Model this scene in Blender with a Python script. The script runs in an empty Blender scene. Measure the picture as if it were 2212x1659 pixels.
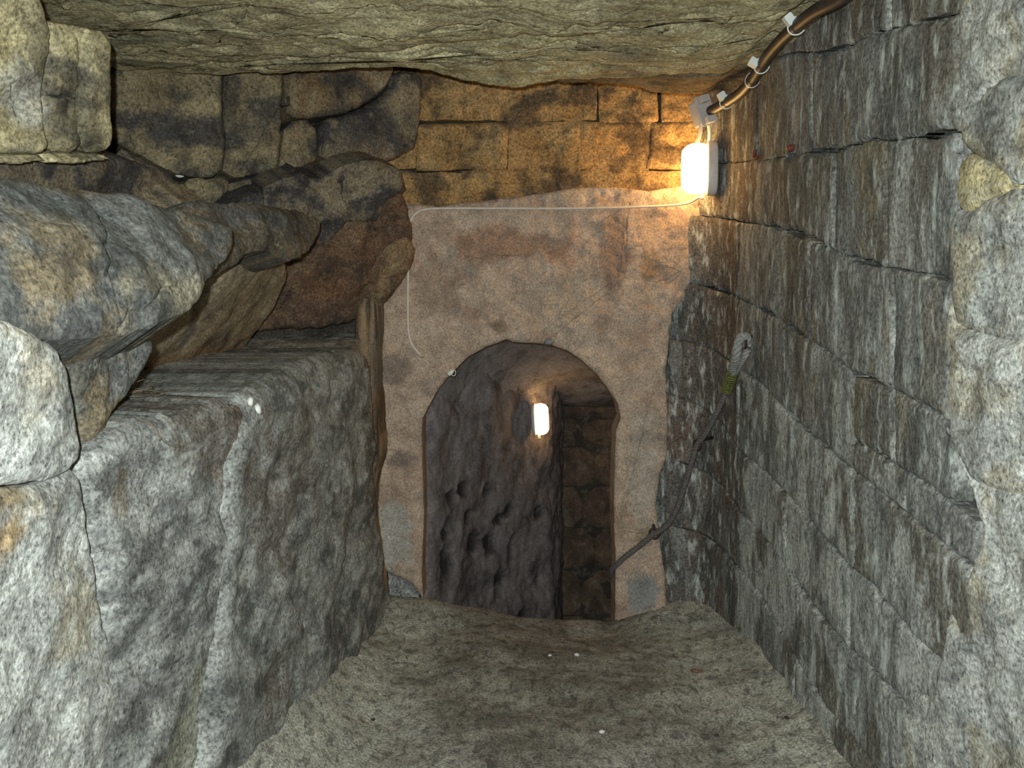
import bpy, math, random
import numpy as np
from mathutils import Vector, Matrix
from mathutils.geometry import delaunay_2d_cdt

random.seed(7)
rng = np.random.default_rng(11)
SC = bpy.context.scene
COL = SC.collection

# ------------------------------------------------------------------ camera, world, light, exposure
W, H, F = 2212.0, 1659.0, 2000.0
PITCH = math.radians(4.3)
EYE = np.array([0.0, 0.0, 1.6])
cam_d = bpy.data.cameras.new('camera')
cam_d.sensor_fit = 'HORIZONTAL'; cam_d.sensor_width = 36.0
cam_d.lens = F / W * 36.0
cam_d.clip_start = 0.02; cam_d.clip_end = 100
cam = bpy.data.objects.new('camera', cam_d); COL.objects.link(cam)
cam.location = EYE
cam.rotation_euler = (math.radians(90) - PITCH, 0, 0)
SC.camera = cam

world = bpy.data.worlds.new('world'); SC.world = world
world.use_nodes = True
world.node_tree.nodes['Background'].inputs[0].default_value = (0.30, 0.34, 0.36, 1)
world.node_tree.nodes['Background'].inputs[1].default_value = 0.34

# the camera's own flash, a hand's breadth above and beside the lens
fl = bpy.data.lights.new('flash', 'SPOT')
fl.energy = 430.0
fl.spot_size = math.radians(112); fl.spot_blend = 1.0
fl.color = (0.93, 1.0, 0.955)
fl.shadow_soft_size = 0.018
flo = bpy.data.objects.new('flash', fl); COL.objects.link(flo)
flo.location = (-0.045, -0.06, 1.675)
flo.rotation_euler = (math.radians(90) - PITCH, 0, 0)

SC.view_settings.view_transform = 'Standard'
SC.view_settings.look = 'None'
SC.view_settings.gamma = 1.0
SC.view_settings.use_curve_mapping = False
SC.view_settings.exposure = 0.0
LAMP_STRENGTH = 31.0
INNER_LAMP_STRENGTH = 12.0

# ------------------------------------------------------------------ rays and points
_c, _s = math.cos(PITCH), math.sin(PITCH)
def ray(px, py):
    dx = (px - W/2) / F; dz = -(py - H/2) / F
    return np.array([dx, _c + dz*_s, -_s + dz*_c])
def at_y(px, py, y):
    d = ray(px, py); return EYE + d * (y / d[1])
def at_x(px, py, x):
    d = ray(px, py); return EYE + d * (x / d[0])

# ------------------------------------------------------------------ numpy gradient noise
_perm = rng.permutation(256); _perm = np.concatenate([_perm, _perm, _perm])
_g = rng.normal(size=(256, 3)); _g /= np.linalg.norm(_g, axis=1)[:, None]
def pn(p):
    i = np.floor(p).astype(np.int64); f = p - i
    u = f*f*f*(f*(f*6-15)+10)
    i &= 255
    r = 0
    for dx in (0, 1):
        wx = u[:, 0] if dx else 1-u[:, 0]
        a = _perm[(i[:, 0]+dx) & 255]
        for dy in (0, 1):
            wy = u[:, 1] if dy else 1-u[:, 1]
            b = _perm[(a + i[:, 1]+dy) & 255]
            for dz in (0, 1):
                wz = u[:, 2] if dz else 1-u[:, 2]
                g = _g[_perm[(b + i[:, 2]+dz) & 255]]
                r = r + wx*wy*wz*(g[:, 0]*(f[:, 0]-dx)+g[:, 1]*(f[:, 1]-dy)+g[:, 2]*(f[:, 2]-dz))
    return r * 1.6
def fbm(p, o=4, gain=0.5, lac=2.03):
    r = 0; a = 1.0; q = p.copy(); t = 0
    for _ in range(o):
        r = r + a*pn(q); t += a; a *= gain; q = q*lac + 17.31
    return r / t * 1.5
def sst(a, b, x):
    t = np.clip((x-a)/(b-a), 0, 1); return t*t*(3-2*t)

# ------------------------------------------------------------------ surfaces: uv <-> world
class Plane:
    def __init__(s, o, n, u=None):
        s.o = np.array(o, float); n = np.array(n, float); s.n = n/np.linalg.norm(n)
        if u is None:
            u = np.cross([0, 0, 1], s.n)
            if np.linalg.norm(u) < 1e-3: u = np.array([1.0, 0, 0])
        u = np.array(u, float); u = u - s.n*np.dot(u, s.n); s.u = u/np.linalg.norm(u)
        s.v = np.cross(s.n, s.u)
    def px(s, px, py):
        d = ray(px, py); t = np.dot(s.o-EYE, s.n)/np.dot(d, s.n)
        if t < 0: t = 50
        q = EYE + d*t - s.o
        return (np.dot(q, s.u), np.dot(q, s.v))
    def w(s, p):
        q = np.array(p, float)-s.o; return (np.dot(q, s.u), np.dot(q, s.v))
    def P(s, uv): return s.o + uv[:, :1]*s.u + uv[:, 1:]*s.v
    def N(s, uv): return np.repeat(s.n[None], len(uv), 0)
def plane3(a, b, c):
    A, B, Cc = at_y(*a), at_y(*b), at_y(*c)
    n = np.cross(B-A, Cc-A)
    if np.dot(n, EYE-A) < 0: n = -n
    return Plane(A, n)
class Curtain:
    """vertical wall over a plan curve; room on the side where the normal points to `side` (left of travel = +1)"""
    def __init__(s, pts, side):
        pts = np.array(pts, float)
        t = np.arange(len(pts)); tt = np.linspace(0, len(pts)-1, 60*(len(pts)-1)+1)
        def cr(v):
            e = np.concatenate([[2*v[0]-v[1]], v, [2*v[-1]-v[-2]]]); o = []
            for x in tt:
                i = min(int(x), len(v)-2); f = x-i; p0, p1, p2, p3 = e[i:i+4]
                o.append(.5*((2*p1)+(-p0+p2)*f+(2*p0-5*p1+4*p2-p3)*f*f+(-p0+3*p1-3*p2+p3)*f**3))
            return np.array(o)
        s.c = np.stack([cr(pts[:, 0]), cr(pts[:, 1])], 1)
        d = np.linalg.norm(np.diff(s.c, axis=0), axis=1); s.l = np.concatenate([[0], np.cumsum(d)])
        g = np.gradient(s.c, axis=0); g /= np.linalg.norm(g, axis=1)[:, None]
        s.nn = np.stack([-g[:, 1], g[:, 0]], 1)*side
        s.u = np.array([0, 1.0, 0])
    def px(s, px, py):
        d = ray(px, py)
        f = s.c[:, 0]*d[1] - s.c[:, 1]*d[0]
        k = np.where(np.sign(f[:-1]) != np.sign(f[1:]))[0]
        if len(k) == 0: i = int(np.argmin(np.abs(f))); u = s.l[i]; y = s.c[i, 1]
        else:
            i = k[0]; t = f[i]/(f[i]-f[i+1]); u = s.l[i]+t*(s.l[i+1]-s.l[i]); y = s.c[i, 1]+t*(s.c[i+1, 1]-s.c[i, 1])
        return (u, EYE[2] + d[2]*y/d[1])
    def w(s, p):
        i = int(np.argmin(np.linalg.norm(s.c-np.array(p[:2]), axis=1))); return (s.l[i], p[2])
    def P(s, uv):
        return np.stack([np.interp(uv[:, 0], s.l, s.c[:, 0]), np.interp(uv[:, 0], s.l, s.c[:, 1]), uv[:, 1]], 1)
    def N(s, uv):
        n = np.stack([np.interp(uv[:, 0], s.l, s.nn[:, 0]), np.interp(uv[:, 0], s.l, s.nn[:, 1]), 0*uv[:, 0]], 1)
        return n/np.linalg.norm(n, axis=1)[:, None]

def onS(S, px, py, off=0.):
    uv = np.array([S.px(px, py)]); return (S.P(uv)+S.N(uv)*off)[0]
# ------------------------------------------------------------------ objects
def tag(o, label=None, cat=None, group=None, kind=None):
    if label: o['label'] = label
    if cat: o['category'] = cat
    if group: o['group'] = group
    if kind: o['kind'] = kind
    return o
def link(name, me, mat, parent=None):
    o = bpy.data.objects.new(name, me); COL.objects.link(o)
    if mat is not None: me.materials.append(mat)
    if parent is not None: o.parent = parent
    return o
def empty(name, loc=(0, 0, 0)):
    o = bpy.data.objects.new(name, None); COL.objects.link(o)
    o.empty_display_size = .05; o.location = loc
    return o
def mesh_np(name, V, faces, cols=None, smooth=True):
    me = bpy.data.meshes.new(name)
    me.from_pydata([tuple(v) for v in V], [], faces)
    if cols is not None:
        a = me.color_attributes.new('Col', 'FLOAT_COLOR', 'POINT')
        c4 = np.ones((len(V), 4), np.float32); c4[:, :3] = cols
        a.data.foreach_set('color', c4.ravel())
    if smooth: me.polygons.foreach_set('use_smooth', [True]*len(me.polygons))
    me.update()
    return me

def inside(poly, p):
    x, y = p[:, 0], p[:, 1]; r = np.zeros(len(p), bool); n = len(poly)
    for i in range(n):
        x0, y0 = poly[i]; x1, y1 = poly[(i+1) % n]
        c = (y0 > y) != (y1 > y)
        if abs(y1-y0) < 1e-12: continue
        r ^= c & (x < (x1-x0)*(y-y0)/(y1-y0)+x0)
    return r
def dist(poly, p):
    best = np.full(len(p), 1e9); n = len(poly)
    for i in range(n):
        a = poly[i]; b = poly[(i+1) % n]; ab = b-a; L = np.dot(ab, ab)+1e-12
        t = np.clip(((p-a) @ ab)/L, 0, 1)
        best = np.minimum(best, np.linalg.norm(p-(a+t[:, None]*ab), axis=1))
    return best
def dist_line(q, p):
    best = np.full(len(p), 1e9)
    for a, b in zip(q[:-1], q[1:]):
        ab = b-a; t = np.clip(((p-a) @ ab)/(np.dot(ab, ab)+1e-12), 0, 1)
        best = np.minimum(best, np.linalg.norm(p-(a+t[:, None]*ab), axis=1))
    return best
def resample(poly, sp):
    o = []
    n = len(poly)
    for i in range(n):
        a, b = poly[i], poly[(i+1) % n]; k = max(1, int(round(np.linalg.norm(b-a)/sp)))
        for j in range(k): o.append(a+(b-a)*j/k)
    return np.array(o)
def soften(poly, it=1):
    for _ in range(it):
        q = .75*poly+.25*np.roll(poly, -1, 0); r = .25*poly+.75*np.roll(poly, -1, 0)
        poly = np.stack([q, r], 1).reshape(-1, 2)
    return poly

# palettes: base colour, then (colour, frequency xyz, threshold, softness, strength)
def paint(P, pal, seed, stains=()):
    base, layers = pal
    c = np.repeat(np.array(base, float)[None], len(P), 0)
    for k, (cc, fr, th, so, st) in enumerate(layers):
        m = sst(th-so, th+so, fbm(P*np.array(fr)+seed*3.7+k*11.3, 5, .58))*st
        c = c*(1-m[:, None]) + np.array(cc)*m[:, None]
    for (ctr, rad, cc, st) in stains:
        q = (P-np.array(ctr))/np.array(rad)
        r = np.linalg.norm(q, axis=1) + .55*fbm(P*9+seed, 4, .6)
        m = (1-sst(.55, 1.05, r))*st
        c = c*(1-m[:, None]) + np.array(cc)*m[:, None]
    return c

def slab(name, surf, poly, mat, pal, parent, sp=.016, gap=.004, rag=.004, ragf=9., r=.03, bulge=.012, dome=0., base=0.,
         amp=.006, freq=5., stretch=(1, 1, 1), depth=.08, hfun=None, stains=(), soft=1, holes=None, octv=5, seed=None, cfun=None, cracks=()):
    """one stone: an outline on a surface, ragged, filled, rounded at its edge, roughened, with sides running back by depth"""
    seed = random.random()*50 if seed is None else seed
    uv = np.array([surf.w(q[1:]) if q[0] == 'w' else surf.px(*q) for q in poly])
    area = .5*np.sum(uv[:, 0]*np.roll(uv[:, 1], -1)-np.roll(uv[:, 0], -1)*uv[:, 1])
    if area < 0: uv = uv[::-1]
    pts = resample(soften(uv, soft), sp)
    tan = np.roll(pts, -1, 0)-np.roll(pts, 1, 0); tan /= np.linalg.norm(tan, axis=1)[:, None]+1e-9
    nin = np.stack([-tan[:, 1], tan[:, 0]], 1)
    q3 = np.stack([pts[:, 0]*ragf, pts[:, 1]*ragf, np.full(len(pts), seed)], 1)
    pts = pts + nin*(gap + rag*(fbm(q3, 4, .6)+.3*fbm(q3*4, 2)))[:, None]
    lo, hi = pts.min(0), pts.max(0)
    gx, gy = np.meshgrid(np.arange(lo[0], hi[0], sp), np.arange(lo[1], hi[1], sp*.87))
    gx = gx + (np.arange(gx.shape[0]) % 2)[:, None]*sp*.5
    g = np.stack([gx.ravel(), gy.ravel()], 1) + rng.uniform(-.22, .22, (gx.size, 2))*sp
    g = g[inside(pts, g)]
    if len(g): g = g[dist(pts, g) > sp*.5]
    nb = len(pts)
    allp = np.concatenate([pts, g]) if len(g) else pts
    edges = [(i, (i+1) % nb) for i in range(nb)]
    hole_uv = None
    if holes is not None:
        hole_uv = resample(np.array([surf.px(*q) for q in holes]), sp*.8)
        keep = ~inside(hole_uv, allp) ; keep[:nb] = True
        dd = dist(hole_uv, allp); keep &= (dd > sp*.4) | (np.arange(len(allp)) < nb)
        allp = allp[keep]; k0 = len(allp); allp = np.concatenate([allp, hole_uv]); nh = len(hole_uv)
        edges += [(k0+i, k0+(i+1) % nh) for i in range(nh)]
    ck = []
    for cpx, cw, cd in cracks:
        q = np.array([surf.px(*c_) for c_ in cpx]); st_ = max(.012, sp*.8)
        o = []
        for i in range(len(q)-1):
            k = max(1, int(np.linalg.norm(q[i+1]-q[i])/st_)); o += [q[i]+(q[i+1]-q[i])*j/k for j in range(k)]
        q = np.array(o+[q[-1]]); q3 = np.stack([q[:, 0]*16, q[:, 1]*16, np.full(len(q), seed+5)], 1)
        tn = np.gradient(q, axis=0); tn /= np.linalg.norm(tn, axis=1)[:, None]+1e-9; nn_ = np.stack([-tn[:, 1], tn[:, 0]], 1)
        q = q + nn_*(.016*fbm(q3, 3))[:, None]
        wd = cw*(.45+.55*np.sin(np.linspace(0.12, math.pi-.12, len(q))))*(1+.7*fbm(q3*2, 2))
        wd = np.clip(wd, .0012, None)
        okq = inside(pts, q) & (dist(pts, q) > .012)
        runs = np.split(np.arange(len(q)), np.where(~okq)[0])
        for rr in runs:
            rr = rr[okq[rr]]
            if len(rr) < 3: continue
            qq, ww, mm = q[rr], wd[rr], nn_[rr]
            keep = np.ones(len(allp), bool); keep[nb:] = dist_line(qq, allp[nb:]) > sp*.45
            if hole_uv is None: allp = allp[keep]
            for off in (0, .5, -.5):
                k0 = len(allp); allp = np.concatenate([allp, qq+mm*(ww*off)[:, None]])
                edges += [(k0+i, k0+i+1) for i in range(len(qq)-1)]
            ck.append((qq, cd))
    vo, eo, fo, *_ = delaunay_2d_cdt([Vector(p) for p in allp], edges, [], 0, 1e-6)
    vo = np.array([tuple(v) for v in vo]); fo = np.array([f for f in fo])
    cen = vo[fo].mean(1)
    ok = inside(pts, cen)
    if hole_uv is not None: ok &= ~inside(hole_uv, cen)
    fo = fo[ok]
    used = np.unique(fo); mp = -np.ones(len(vo), int); mp[used] = np.arange(len(used)); vo = vo[used]; fo = mp[fo]
    a2 = (vo[fo[:, 1]]-vo[fo[:, 0]]); b2 = (vo[fo[:, 2]]-vo[fo[:, 0]])
    fl_ = (a2[:, 0]*b2[:, 1]-a2[:, 1]*b2[:, 0]) < 0
    fo[fl_] = fo[fl_][:, ::-1]
    d = dist(pts, vo)
    if hole_uv is not None: d = np.minimum(d, dist(hole_uv, vo)*1.6)
    P = surf.P(vo); N = surf.N(vo)
    t = np.clip(d/r, 0, 1)
    h = base + bulge*np.sqrt(np.clip(1-(1-t)**2, 0, 1))
    if dome: h = h + dome*sst(0, 1, d/max(d.max(), 1e-6))
    n1 = fbm(P*np.array(stretch)*freq+seed, octv, .55)
    h = h + amp*n1*(.35+.65*t)
    if hfun is not None: h = h + hfun(P, vo, d)
    for qq, cd in ck: h = h - cd*(dist_line(qq, vo) < .0005)
    X = P + N*h[:, None]
    cols = paint(P, pal, seed, stains)
    if cfun is not None: cols = cfun(P, vo, d, cols)
    # boundary loop(s) -> sides
    cnt = {}
    for f in fo.tolist():
        for i in range(3):
            e = (f[i], f[(i+1) % 3]); cnt[e] = 1
    bd = [e for e in cnt if (e[1], e[0]) not in cnt]
    V = X.tolist(); CC = cols.tolist(); faces = fo.tolist()
    new = {}
    def dup(i, back):
        k = (i, back)
        if k not in new:
            new[k] = len(V)
            V.append((P[i]-N[i]*depth if back else X[i]).tolist()); CC.append(cols[i].tolist())
        return new[k]
    for a, b in bd:
        faces.append([dup(b, 0), dup(a, 0), dup(a, 1), dup(b, 1)])
    me = mesh_np(name, V, faces, np.array(CC))
    return link(name, me, mat, parent)

# ------------------------------------------------------------------ materials
def nodes(name):
    m = bpy.data.materials.new(name); m.use_nodes = True
    nt = m.node_tree; b = nt.nodes['Principled BSDF']
    return m, nt, b
def rock_mat(name, stretch=(1, 1, 1), fine=70., grain=.55, fleck=(.55, .57, .53), fleck_scale=26., fleck_th=.62, fleck_w=.10, fleck_amt=.7,
             dark=(.03, .03, .032), dark_scale=16., dark_th=.40, dark_w=.10, dark_amt=.6, bump=.5, bscale=38., bdist=.012, rough=.9, spec=.25, big=0.5):
    m, nt, b = nodes(name); L = nt.links; N = nt.nodes
    tc = N.new('ShaderNodeTexCoord'); mp = N.new('ShaderNodeMapping'); mp.inputs['Scale'].default_value = stretch
    L.new(tc.outputs['Object'], mp.inputs['Vector'])
    at = N.new('ShaderNodeAttribute'); at.attribute_name = 'Col'
    def noise(scale, det=6, ro=.62, vec=mp.outputs[0], dist_=0.0):
        n = N.new('ShaderNodeTexNoise'); n.inputs['Scale'].default_value = scale; n.inputs['Detail'].default_value = det
        n.inputs['Roughness'].default_value = ro; n.inputs['Distortion'].default_value = dist_; L.new(vec, n.inputs['Vector']); return n.outputs['Fac']
    def mrange(x, a, b_, lo, hi, clamp=True):
        r = N.new('ShaderNodeMapRange'); r.clamp = clamp; L.new(x, r.inputs[0])
        for k, v in zip((1, 2, 3, 4), (a, b_, lo, hi)): r.inputs[k].default_value = v
        return r.outputs[0]
    def mix(fac, a, c, mode='MIX'):
        x = N.new('ShaderNodeMix'); x.data_type = 'RGBA'; x.blend_type = mode
        for i, v in ((0, fac), (6, a), (7, c)):
            if isinstance(v, (int, float)): x.inputs[i].default_value = v
            elif isinstance(v, tuple): x.inputs[i].default_value = (*v, 1)
            else: L.new(v, x.inputs[i])
        return x.outputs[2]
    iso = tc.outputs['Object']
    g1 = mrange(noise(fine, 7, .7, iso), .3, .7, 1-grain, 1+grain, False)
    g2 = mrange(noise(9, 5, .65), .3, .7, 1-big*.5, 1+big*.5, False)
    mul = N.new('ShaderNodeMath'); mul.operation = 'MULTIPLY'; L.new(g1, mul.inputs[0]); L.new(g2, mul.inputs[1])
    cb = N.new('ShaderNodeCombineColor')
    for i in range(3): L.new(mul.outputs[0], cb.inputs[i])
    c = mix(1.0, at.outputs['Color'], cb.outputs[0], 'MULTIPLY')
    fk = noise(fleck_scale, 7, .72)
    c = mix(mrange(fk, fleck_th-fleck_w, fleck_th+fleck_w, 0, fleck_amt), c, fleck)
    dk = noise(dark_scale, 7, .7, dist_=.6)
    c = mix(mrange(dk, dark_th-dark_w, dark_th+dark_w, dark_amt, 0), c, dark)
    L.new(c, b.inputs['Base Color'])
    b1 = noise(bscale, 8, .68); b2 = noise(bscale*3.3, 6, .7, iso)
    ad = N.new('ShaderNodeMath'); ad.operation = 'MULTIPLY_ADD'; L.new(b2, ad.inputs[0]); ad.inputs[1].default_value = .45; L.new(b1, ad.inputs[2])
    bp = N.new('ShaderNodeBump'); bp.inputs['Strength'].default_value = bump; bp.inputs['Distance'].default_value = bdist
    L.new(ad.outputs[0], bp.inputs['Height']); L.new(bp.outputs[0], b.inputs['Normal'])
    b.inputs['Roughness'].default_value = rough
    b.inputs['Specular IOR Level'].default_value = spec
    return m
def plain(name, col, rough=.5, metal=0., spec=.4, var=.15, scale=40., bump=.0):
    m, nt, b = nodes(name); L = nt.links; N = nt.nodes
    tc = N.new('ShaderNodeTexCoord'); n = N.new('ShaderNodeTexNoise'); n.inputs['Scale'].default_value = scale; n.inputs['Detail'].default_value = 5
    L.new(tc.outputs['Object'], n.inputs['Vector'])
    cr = N.new('ShaderNodeValToRGB'); L.new(n.outputs['Fac'], cr.inputs[0])
    cr.color_ramp.elements[0].position = .3; cr.color_ramp.elements[1].position = .7
    cr.color_ramp.elements[0].color = (*[x*(1-var) for x in col], 1); cr.color_ramp.elements[1].color = (*[min(1, x*(1+var)) for x in col], 1)
    L.new(cr.outputs[0], b.inputs['Base Color'])
    b.inputs['Roughness'].default_value = rough; b.inputs['Metallic'].default_value = metal; b.inputs['Specular IOR Level'].default_value = spec
    if bump:
        bp = N.new('ShaderNodeBump'); bp.inputs['Strength'].default_value = bump; bp.inputs['Distance'].default_value = .004
        L.new(n.outputs['Fac'], bp.inputs['Height']); L.new(bp.outputs[0], b.inputs['Normal'])
    return m
def glow(name, col, strength):
    m, nt, b = nodes(name)
    b.inputs['Base Color'].default_value = (.85, .8, .7, 1)
    b.inputs['Emission Color'].default_value = (*col, 1); b.inputs['Emission Strength'].default_value = strength
    b.inputs['Roughness'].default_value = .4
    return m

M_RIGHT = rock_mat('dressed_stone', stretch=(1, .75, .30), fine=80, grain=.9, fleck=(.62, .66, .63), fleck_scale=26, fleck_th=.59, fleck_w=.07, fleck_amt=.9,
                   dark=(.05, .052, .055), dark_scale=22, dark_th=.42, dark_w=.07, dark_amt=.75, bump=.65, bscale=30)
M_LEFT = rock_mat('grey_rock', stretch=(1, .5, 1), fine=90, grain=.95, fleck=(.60, .63, .60), fleck_scale=22, fleck_th=.60, fleck_w=.09, fleck_amt=.6,
                  dark=(.045, .048, .052), dark_scale=14, dark_th=.42, dark_w=.09, dark_amt=.6, bump=.7, bscale=26)
M_GREYTAN = rock_mat('grey_tan_rock', stretch=(1, .5, 1), fine=90, grain=.9, fleck=(.42, .42, .38), fleck_scale=26, fleck_th=.63, fleck_w=.08, fleck_amt=.4,
                     dark=(.035, .037, .042), dark_scale=13, dark_th=.43, dark_w=.09, dark_amt=.7, bump=.7, bscale=26)
M_OCHRE = rock_mat('ochre_rock', stretch=(1, 1, 1), fine=90, grain=.85, fleck=(.42, .38, .26), fleck_scale=30, fleck_th=.64, fleck_w=.08, fleck_amt=.5,
                   dark=(.03, .028, .028), dark_scale=9, dark_th=.40, dark_w=.07, dark_amt=.7, bump=.6, bscale=24)
M_CEIL = rock_mat('bedded_rock', stretch=(.8, .45, 1), fine=90, grain=.8, fleck=(.42, .39, .26), fleck_scale=24, fleck_th=.62, fleck_w=.08, fleck_amt=.4,
                  dark=(.045, .042, .03), dark_scale=13, dark_th=.40, dark_w=.07, dark_amt=.6, bump=.9, bscale=17, bdist=.02)
M_PLASTER = rock_mat('old_render', stretch=(1, 1, 1), fine=110, grain=.6, fleck=(.46, .37, .30), fleck_scale=17, fleck_th=.64, fleck_w=.08, fleck_amt=.4,
                     dark=(.16, .115, .09), dark_scale=14, dark_th=.38, dark_w=.08, dark_amt=.35, bump=.5, bscale=34)
M_FLOOR = rock_mat('trodden_earth', stretch=(1, .6, 1), fine=110, grain=.9, fleck=(.42, .41, .36), fleck_scale=45, fleck_th=.64, fleck_w=.06, fleck_amt=.7,
                   dark=(.045, .04, .036), dark_scale=28, dark_th=.45, dark_w=.07, dark_amt=.65, bump=.7, bscale=40)
M_INNER = rock_mat('inner_rock', stretch=(1, 1, .75), fine=60, grain=.4, fleck=(.32, .29, .28), fleck_scale=18, fleck_th=.62, fleck_w=.08, fleck_amt=.4,
                   dark=(.03, .026, .026), dark_scale=9, dark_th=.40, dark_w=.08, dark_amt=.6, bump=.7, bscale=22)
M_FIBRE = rock_mat('streaked_rock', stretch=(1, 1, .08), fine=90, grain=.5, fleck=(.45, .36, .25), fleck_scale=30, fleck_th=.60, fleck_w=.08, fleck_amt=.5,
                   dark=(.035, .028, .022), dark_scale=24, dark_th=.45, dark_w=.06, dark_amt=.8, bump=.9, bscale=30)

# palettes
G = lambda v, t=(1, 1.02, .98): tuple(v*k for k in t)
P_RIGHT = (G(.20), [((.165, .145, .115), (2.2, 2.2, .8), .05, .25, .8), (G(.36), (5, 5, 1.0), .18, .16, .75), (G(.10), (4, 4, .9), .22, .16, .6), ((.27, .225, .14), (3, 3, 1.4), .33, .12, .6)])
P_RIGHT_LOW = (G(.23), [((.165, .15, .125), (3, 2, 1.6), .0, .10, .9), (G(.44), (3.4, 2.2, 1.6), .04, .05, .9), (G(.12), (6, 6, 1.5), .30, .1, .5)])
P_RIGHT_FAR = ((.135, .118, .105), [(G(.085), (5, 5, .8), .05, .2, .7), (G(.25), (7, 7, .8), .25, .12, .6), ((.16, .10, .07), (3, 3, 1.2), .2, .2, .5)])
P_RUBBLE = (G(.40), [((.42, .36, .24), (3, 3, 3), .15, .15, .7), (G(.60), (4, 4, 3), .15, .2, .7), (G(.20), (4, 4, 4), .25, .15, .7)])
P_WHITE = (G(.54), [(G(.68), (5, 4, 4), .1, .15, .7), (G(.33), (5, 4, 4), .16, .13, .75), ((.44, .38, .26), (4, 3, 4), .16, .14, .6)])
P_LEDGE = (G(.255), [(G(.40), (9, 5, 9), .12, .16, .8), (G(.11), (8, 4, 8), .14, .12, .8), ((.17, .14, .11), (3, 2, 2), .25, .12, .6)])
P_GREYTAN = (G(.15), [((.215, .17, .105), (5, 3, 5), .06, .12, .85), (G(.075), (5, 3, 5), .14, .14, .8), (G(.27), (9, 5, 9), .34, .1, .5)])
P_OCHRE = ((.25, .205, .125), [((.16, .125, .08), (3.5, 3.5, 3.5), .05, .2, .7), ((.05, .048, .05), (4, 4, 8), .17, .10, .8), ((.32, .28, .175), (6, 6, 6), .3, .15, .5)])
P_SOOT = ((.19, .155, .11), [((.045, .043, .048), (5, 5, 7), .04, .12, .9), ((.24, .20, .13), (5, 5, 5), .3, .12, .6)])
P_CEIL = ((.56, .49, .29), [((.38, .325, .19), (2.5, 2.5, 5), .05, .2, .7), ((.66, .6, .39), (5, 4, 6), .25, .2, .5), ((.17, .155, .11), (2, 5, 5), .35, .12, .6)])
P_BROWN = ((.16, .105, .06), [((.10, .065, .04), (4, 4, 4), .05, .2, .7), ((.05, .045, .042), (5, 5, 5), .25, .12, .8), ((.23, .17, .10), (6, 6, 6), .3, .12, .5)])
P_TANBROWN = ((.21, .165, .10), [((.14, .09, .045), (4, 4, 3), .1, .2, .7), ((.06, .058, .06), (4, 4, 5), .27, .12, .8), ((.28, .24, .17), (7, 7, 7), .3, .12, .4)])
P_REDBROWN = ((.13, .078, .05), [((.085, .055, .04), (4, 4, 4), .05, .2, .7), ((.04, .035, .032), (6, 6, 6), .25, .12, .7), ((.2, .135, .08), (6, 6, 4), .3, .12, .5)])
P_PLASTER = ((.45, .335, .26), [((.37, .26, .195), (3, 3, 3), .08, .2, .7), ((.50, .39, .30), (5, 5, 5), .15, .15, .6), ((.30, .245, .205), (6, 6, 6), .28, .12, .6)])
P_UPPER = ((.34, .205, .085), [((.10, .07, .045), (2.5, 2.5, 4), .12, .10, .85), ((.42, .27, .12), (5, 5, 7), .2, .12, .6)])
P_FLOOR = ((.345, .325, .29), [((.20, .183, .155), (3, 3, 3), .05, .2, .7), ((.36, .34, .29), (6, 6, 6), .25, .15, .6)])
P_INNER = ((.22, .19, .19), [((.14, .12, .12), (3, 3, 2), .05, .2, .7), ((.27, .23, .215), (5, 5, 3), .25, .15, .5)])
P_MORTAR = ((.085, .085, .085), [(G(.2), (6, 6, 3), .1, .15, .8)])
P_BACK = ((.05, .044, .036), [((.09, .075, .055), (4, 4, 4), .1, .2, .7)])

# ------------------------------------------------------------------ right wall
RW = Curtain([(1.13, .3), (1.13, 1.6), (1.13, 3.0), (1.13, 4.0), (1.115, 4.5), (1.08, 4.8), (.99, 4.97), (.74, 5.07)], +1)
wall_right = slab('wall_right', RW, [('w', 1.13, .35, -.25), ('w', .76, 5.07, -.25), ('w', .76, 5.07, 1.9), ('w', 1.0, 4.96, 2.0), ('w', 1.0, 4.96, 3.1), ('w', 1.13, .35, 3.1)], M_RIGHT, P_MORTAR, None,
                  sp=.05, gap=0, rag=0, bulge=0, base=-.05, amp=.006, depth=.3, soft=0)
tag(wall_right, 'tall right wall of coursed grey stone with white streaks beside the passage', 'wall', kind='structure')

LN = {
 1: [(1500, 170), (1723, 112), (1767, 114), (1837, 99), (1896, 70), (1976, 51), (2079, 29)],
 2: [(1500, 354), (1657, 345), (1749, 329), (1811, 321), (1888, 301), (1932, 305), (2002, 294), (2066, 286), (2080, 284)],
 3: [(1500, 465), (1672, 490), (1741, 510), (1789, 532), (1841, 558), (1914, 576), (2006, 591), (2053, 604), (2070, 608)],
 4: [(1470, 605), (1536, 621), (1576, 634), (1672, 680), (1741, 729), (1800, 764), (1841, 805), (1896, 825), (1951, 849), (2020, 885), (2060, 905)],
 5: [(1470, 735), (1617, 808), (1642, 825), (1708, 896), (1749, 933), (1796, 974), (1848, 1018), (1940, 1090), (2060, 1190), (2110, 1230)],
 5.5: [(1830, 940), (1910, 985), (1932, 999), (2017, 1051), (2090, 1110), (2120, 1130)],
 6: [(1450, 850), (1600, 975), (1661, 1025), (1686, 1051), (1716, 1083), (1767, 1142), (1833, 1219), (1885, 1259), (1914, 1300), (1951, 1340), (1973, 1366), (2060, 1450)],
 7: [(1430, 985), (1600, 1105), (1642, 1149), (1664, 1175), (1716, 1248), (1752, 1296), (1822, 1384), (1874, 1432), (1914, 1476), (1950, 1510), (1980, 1540)],
 8: [(1430, 1130), (1600, 1230), (1650, 1290), (1700, 1380), (1760, 1487), (1789, 1527), (1850, 1600), (1900, 1660)],
 9: [(1430, 1390), (1560, 1390), (1620, 1420), (1660, 1500), (1700, 1590), (1760, 1720), (1800, 1850), (1900, 2000)],
}
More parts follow.
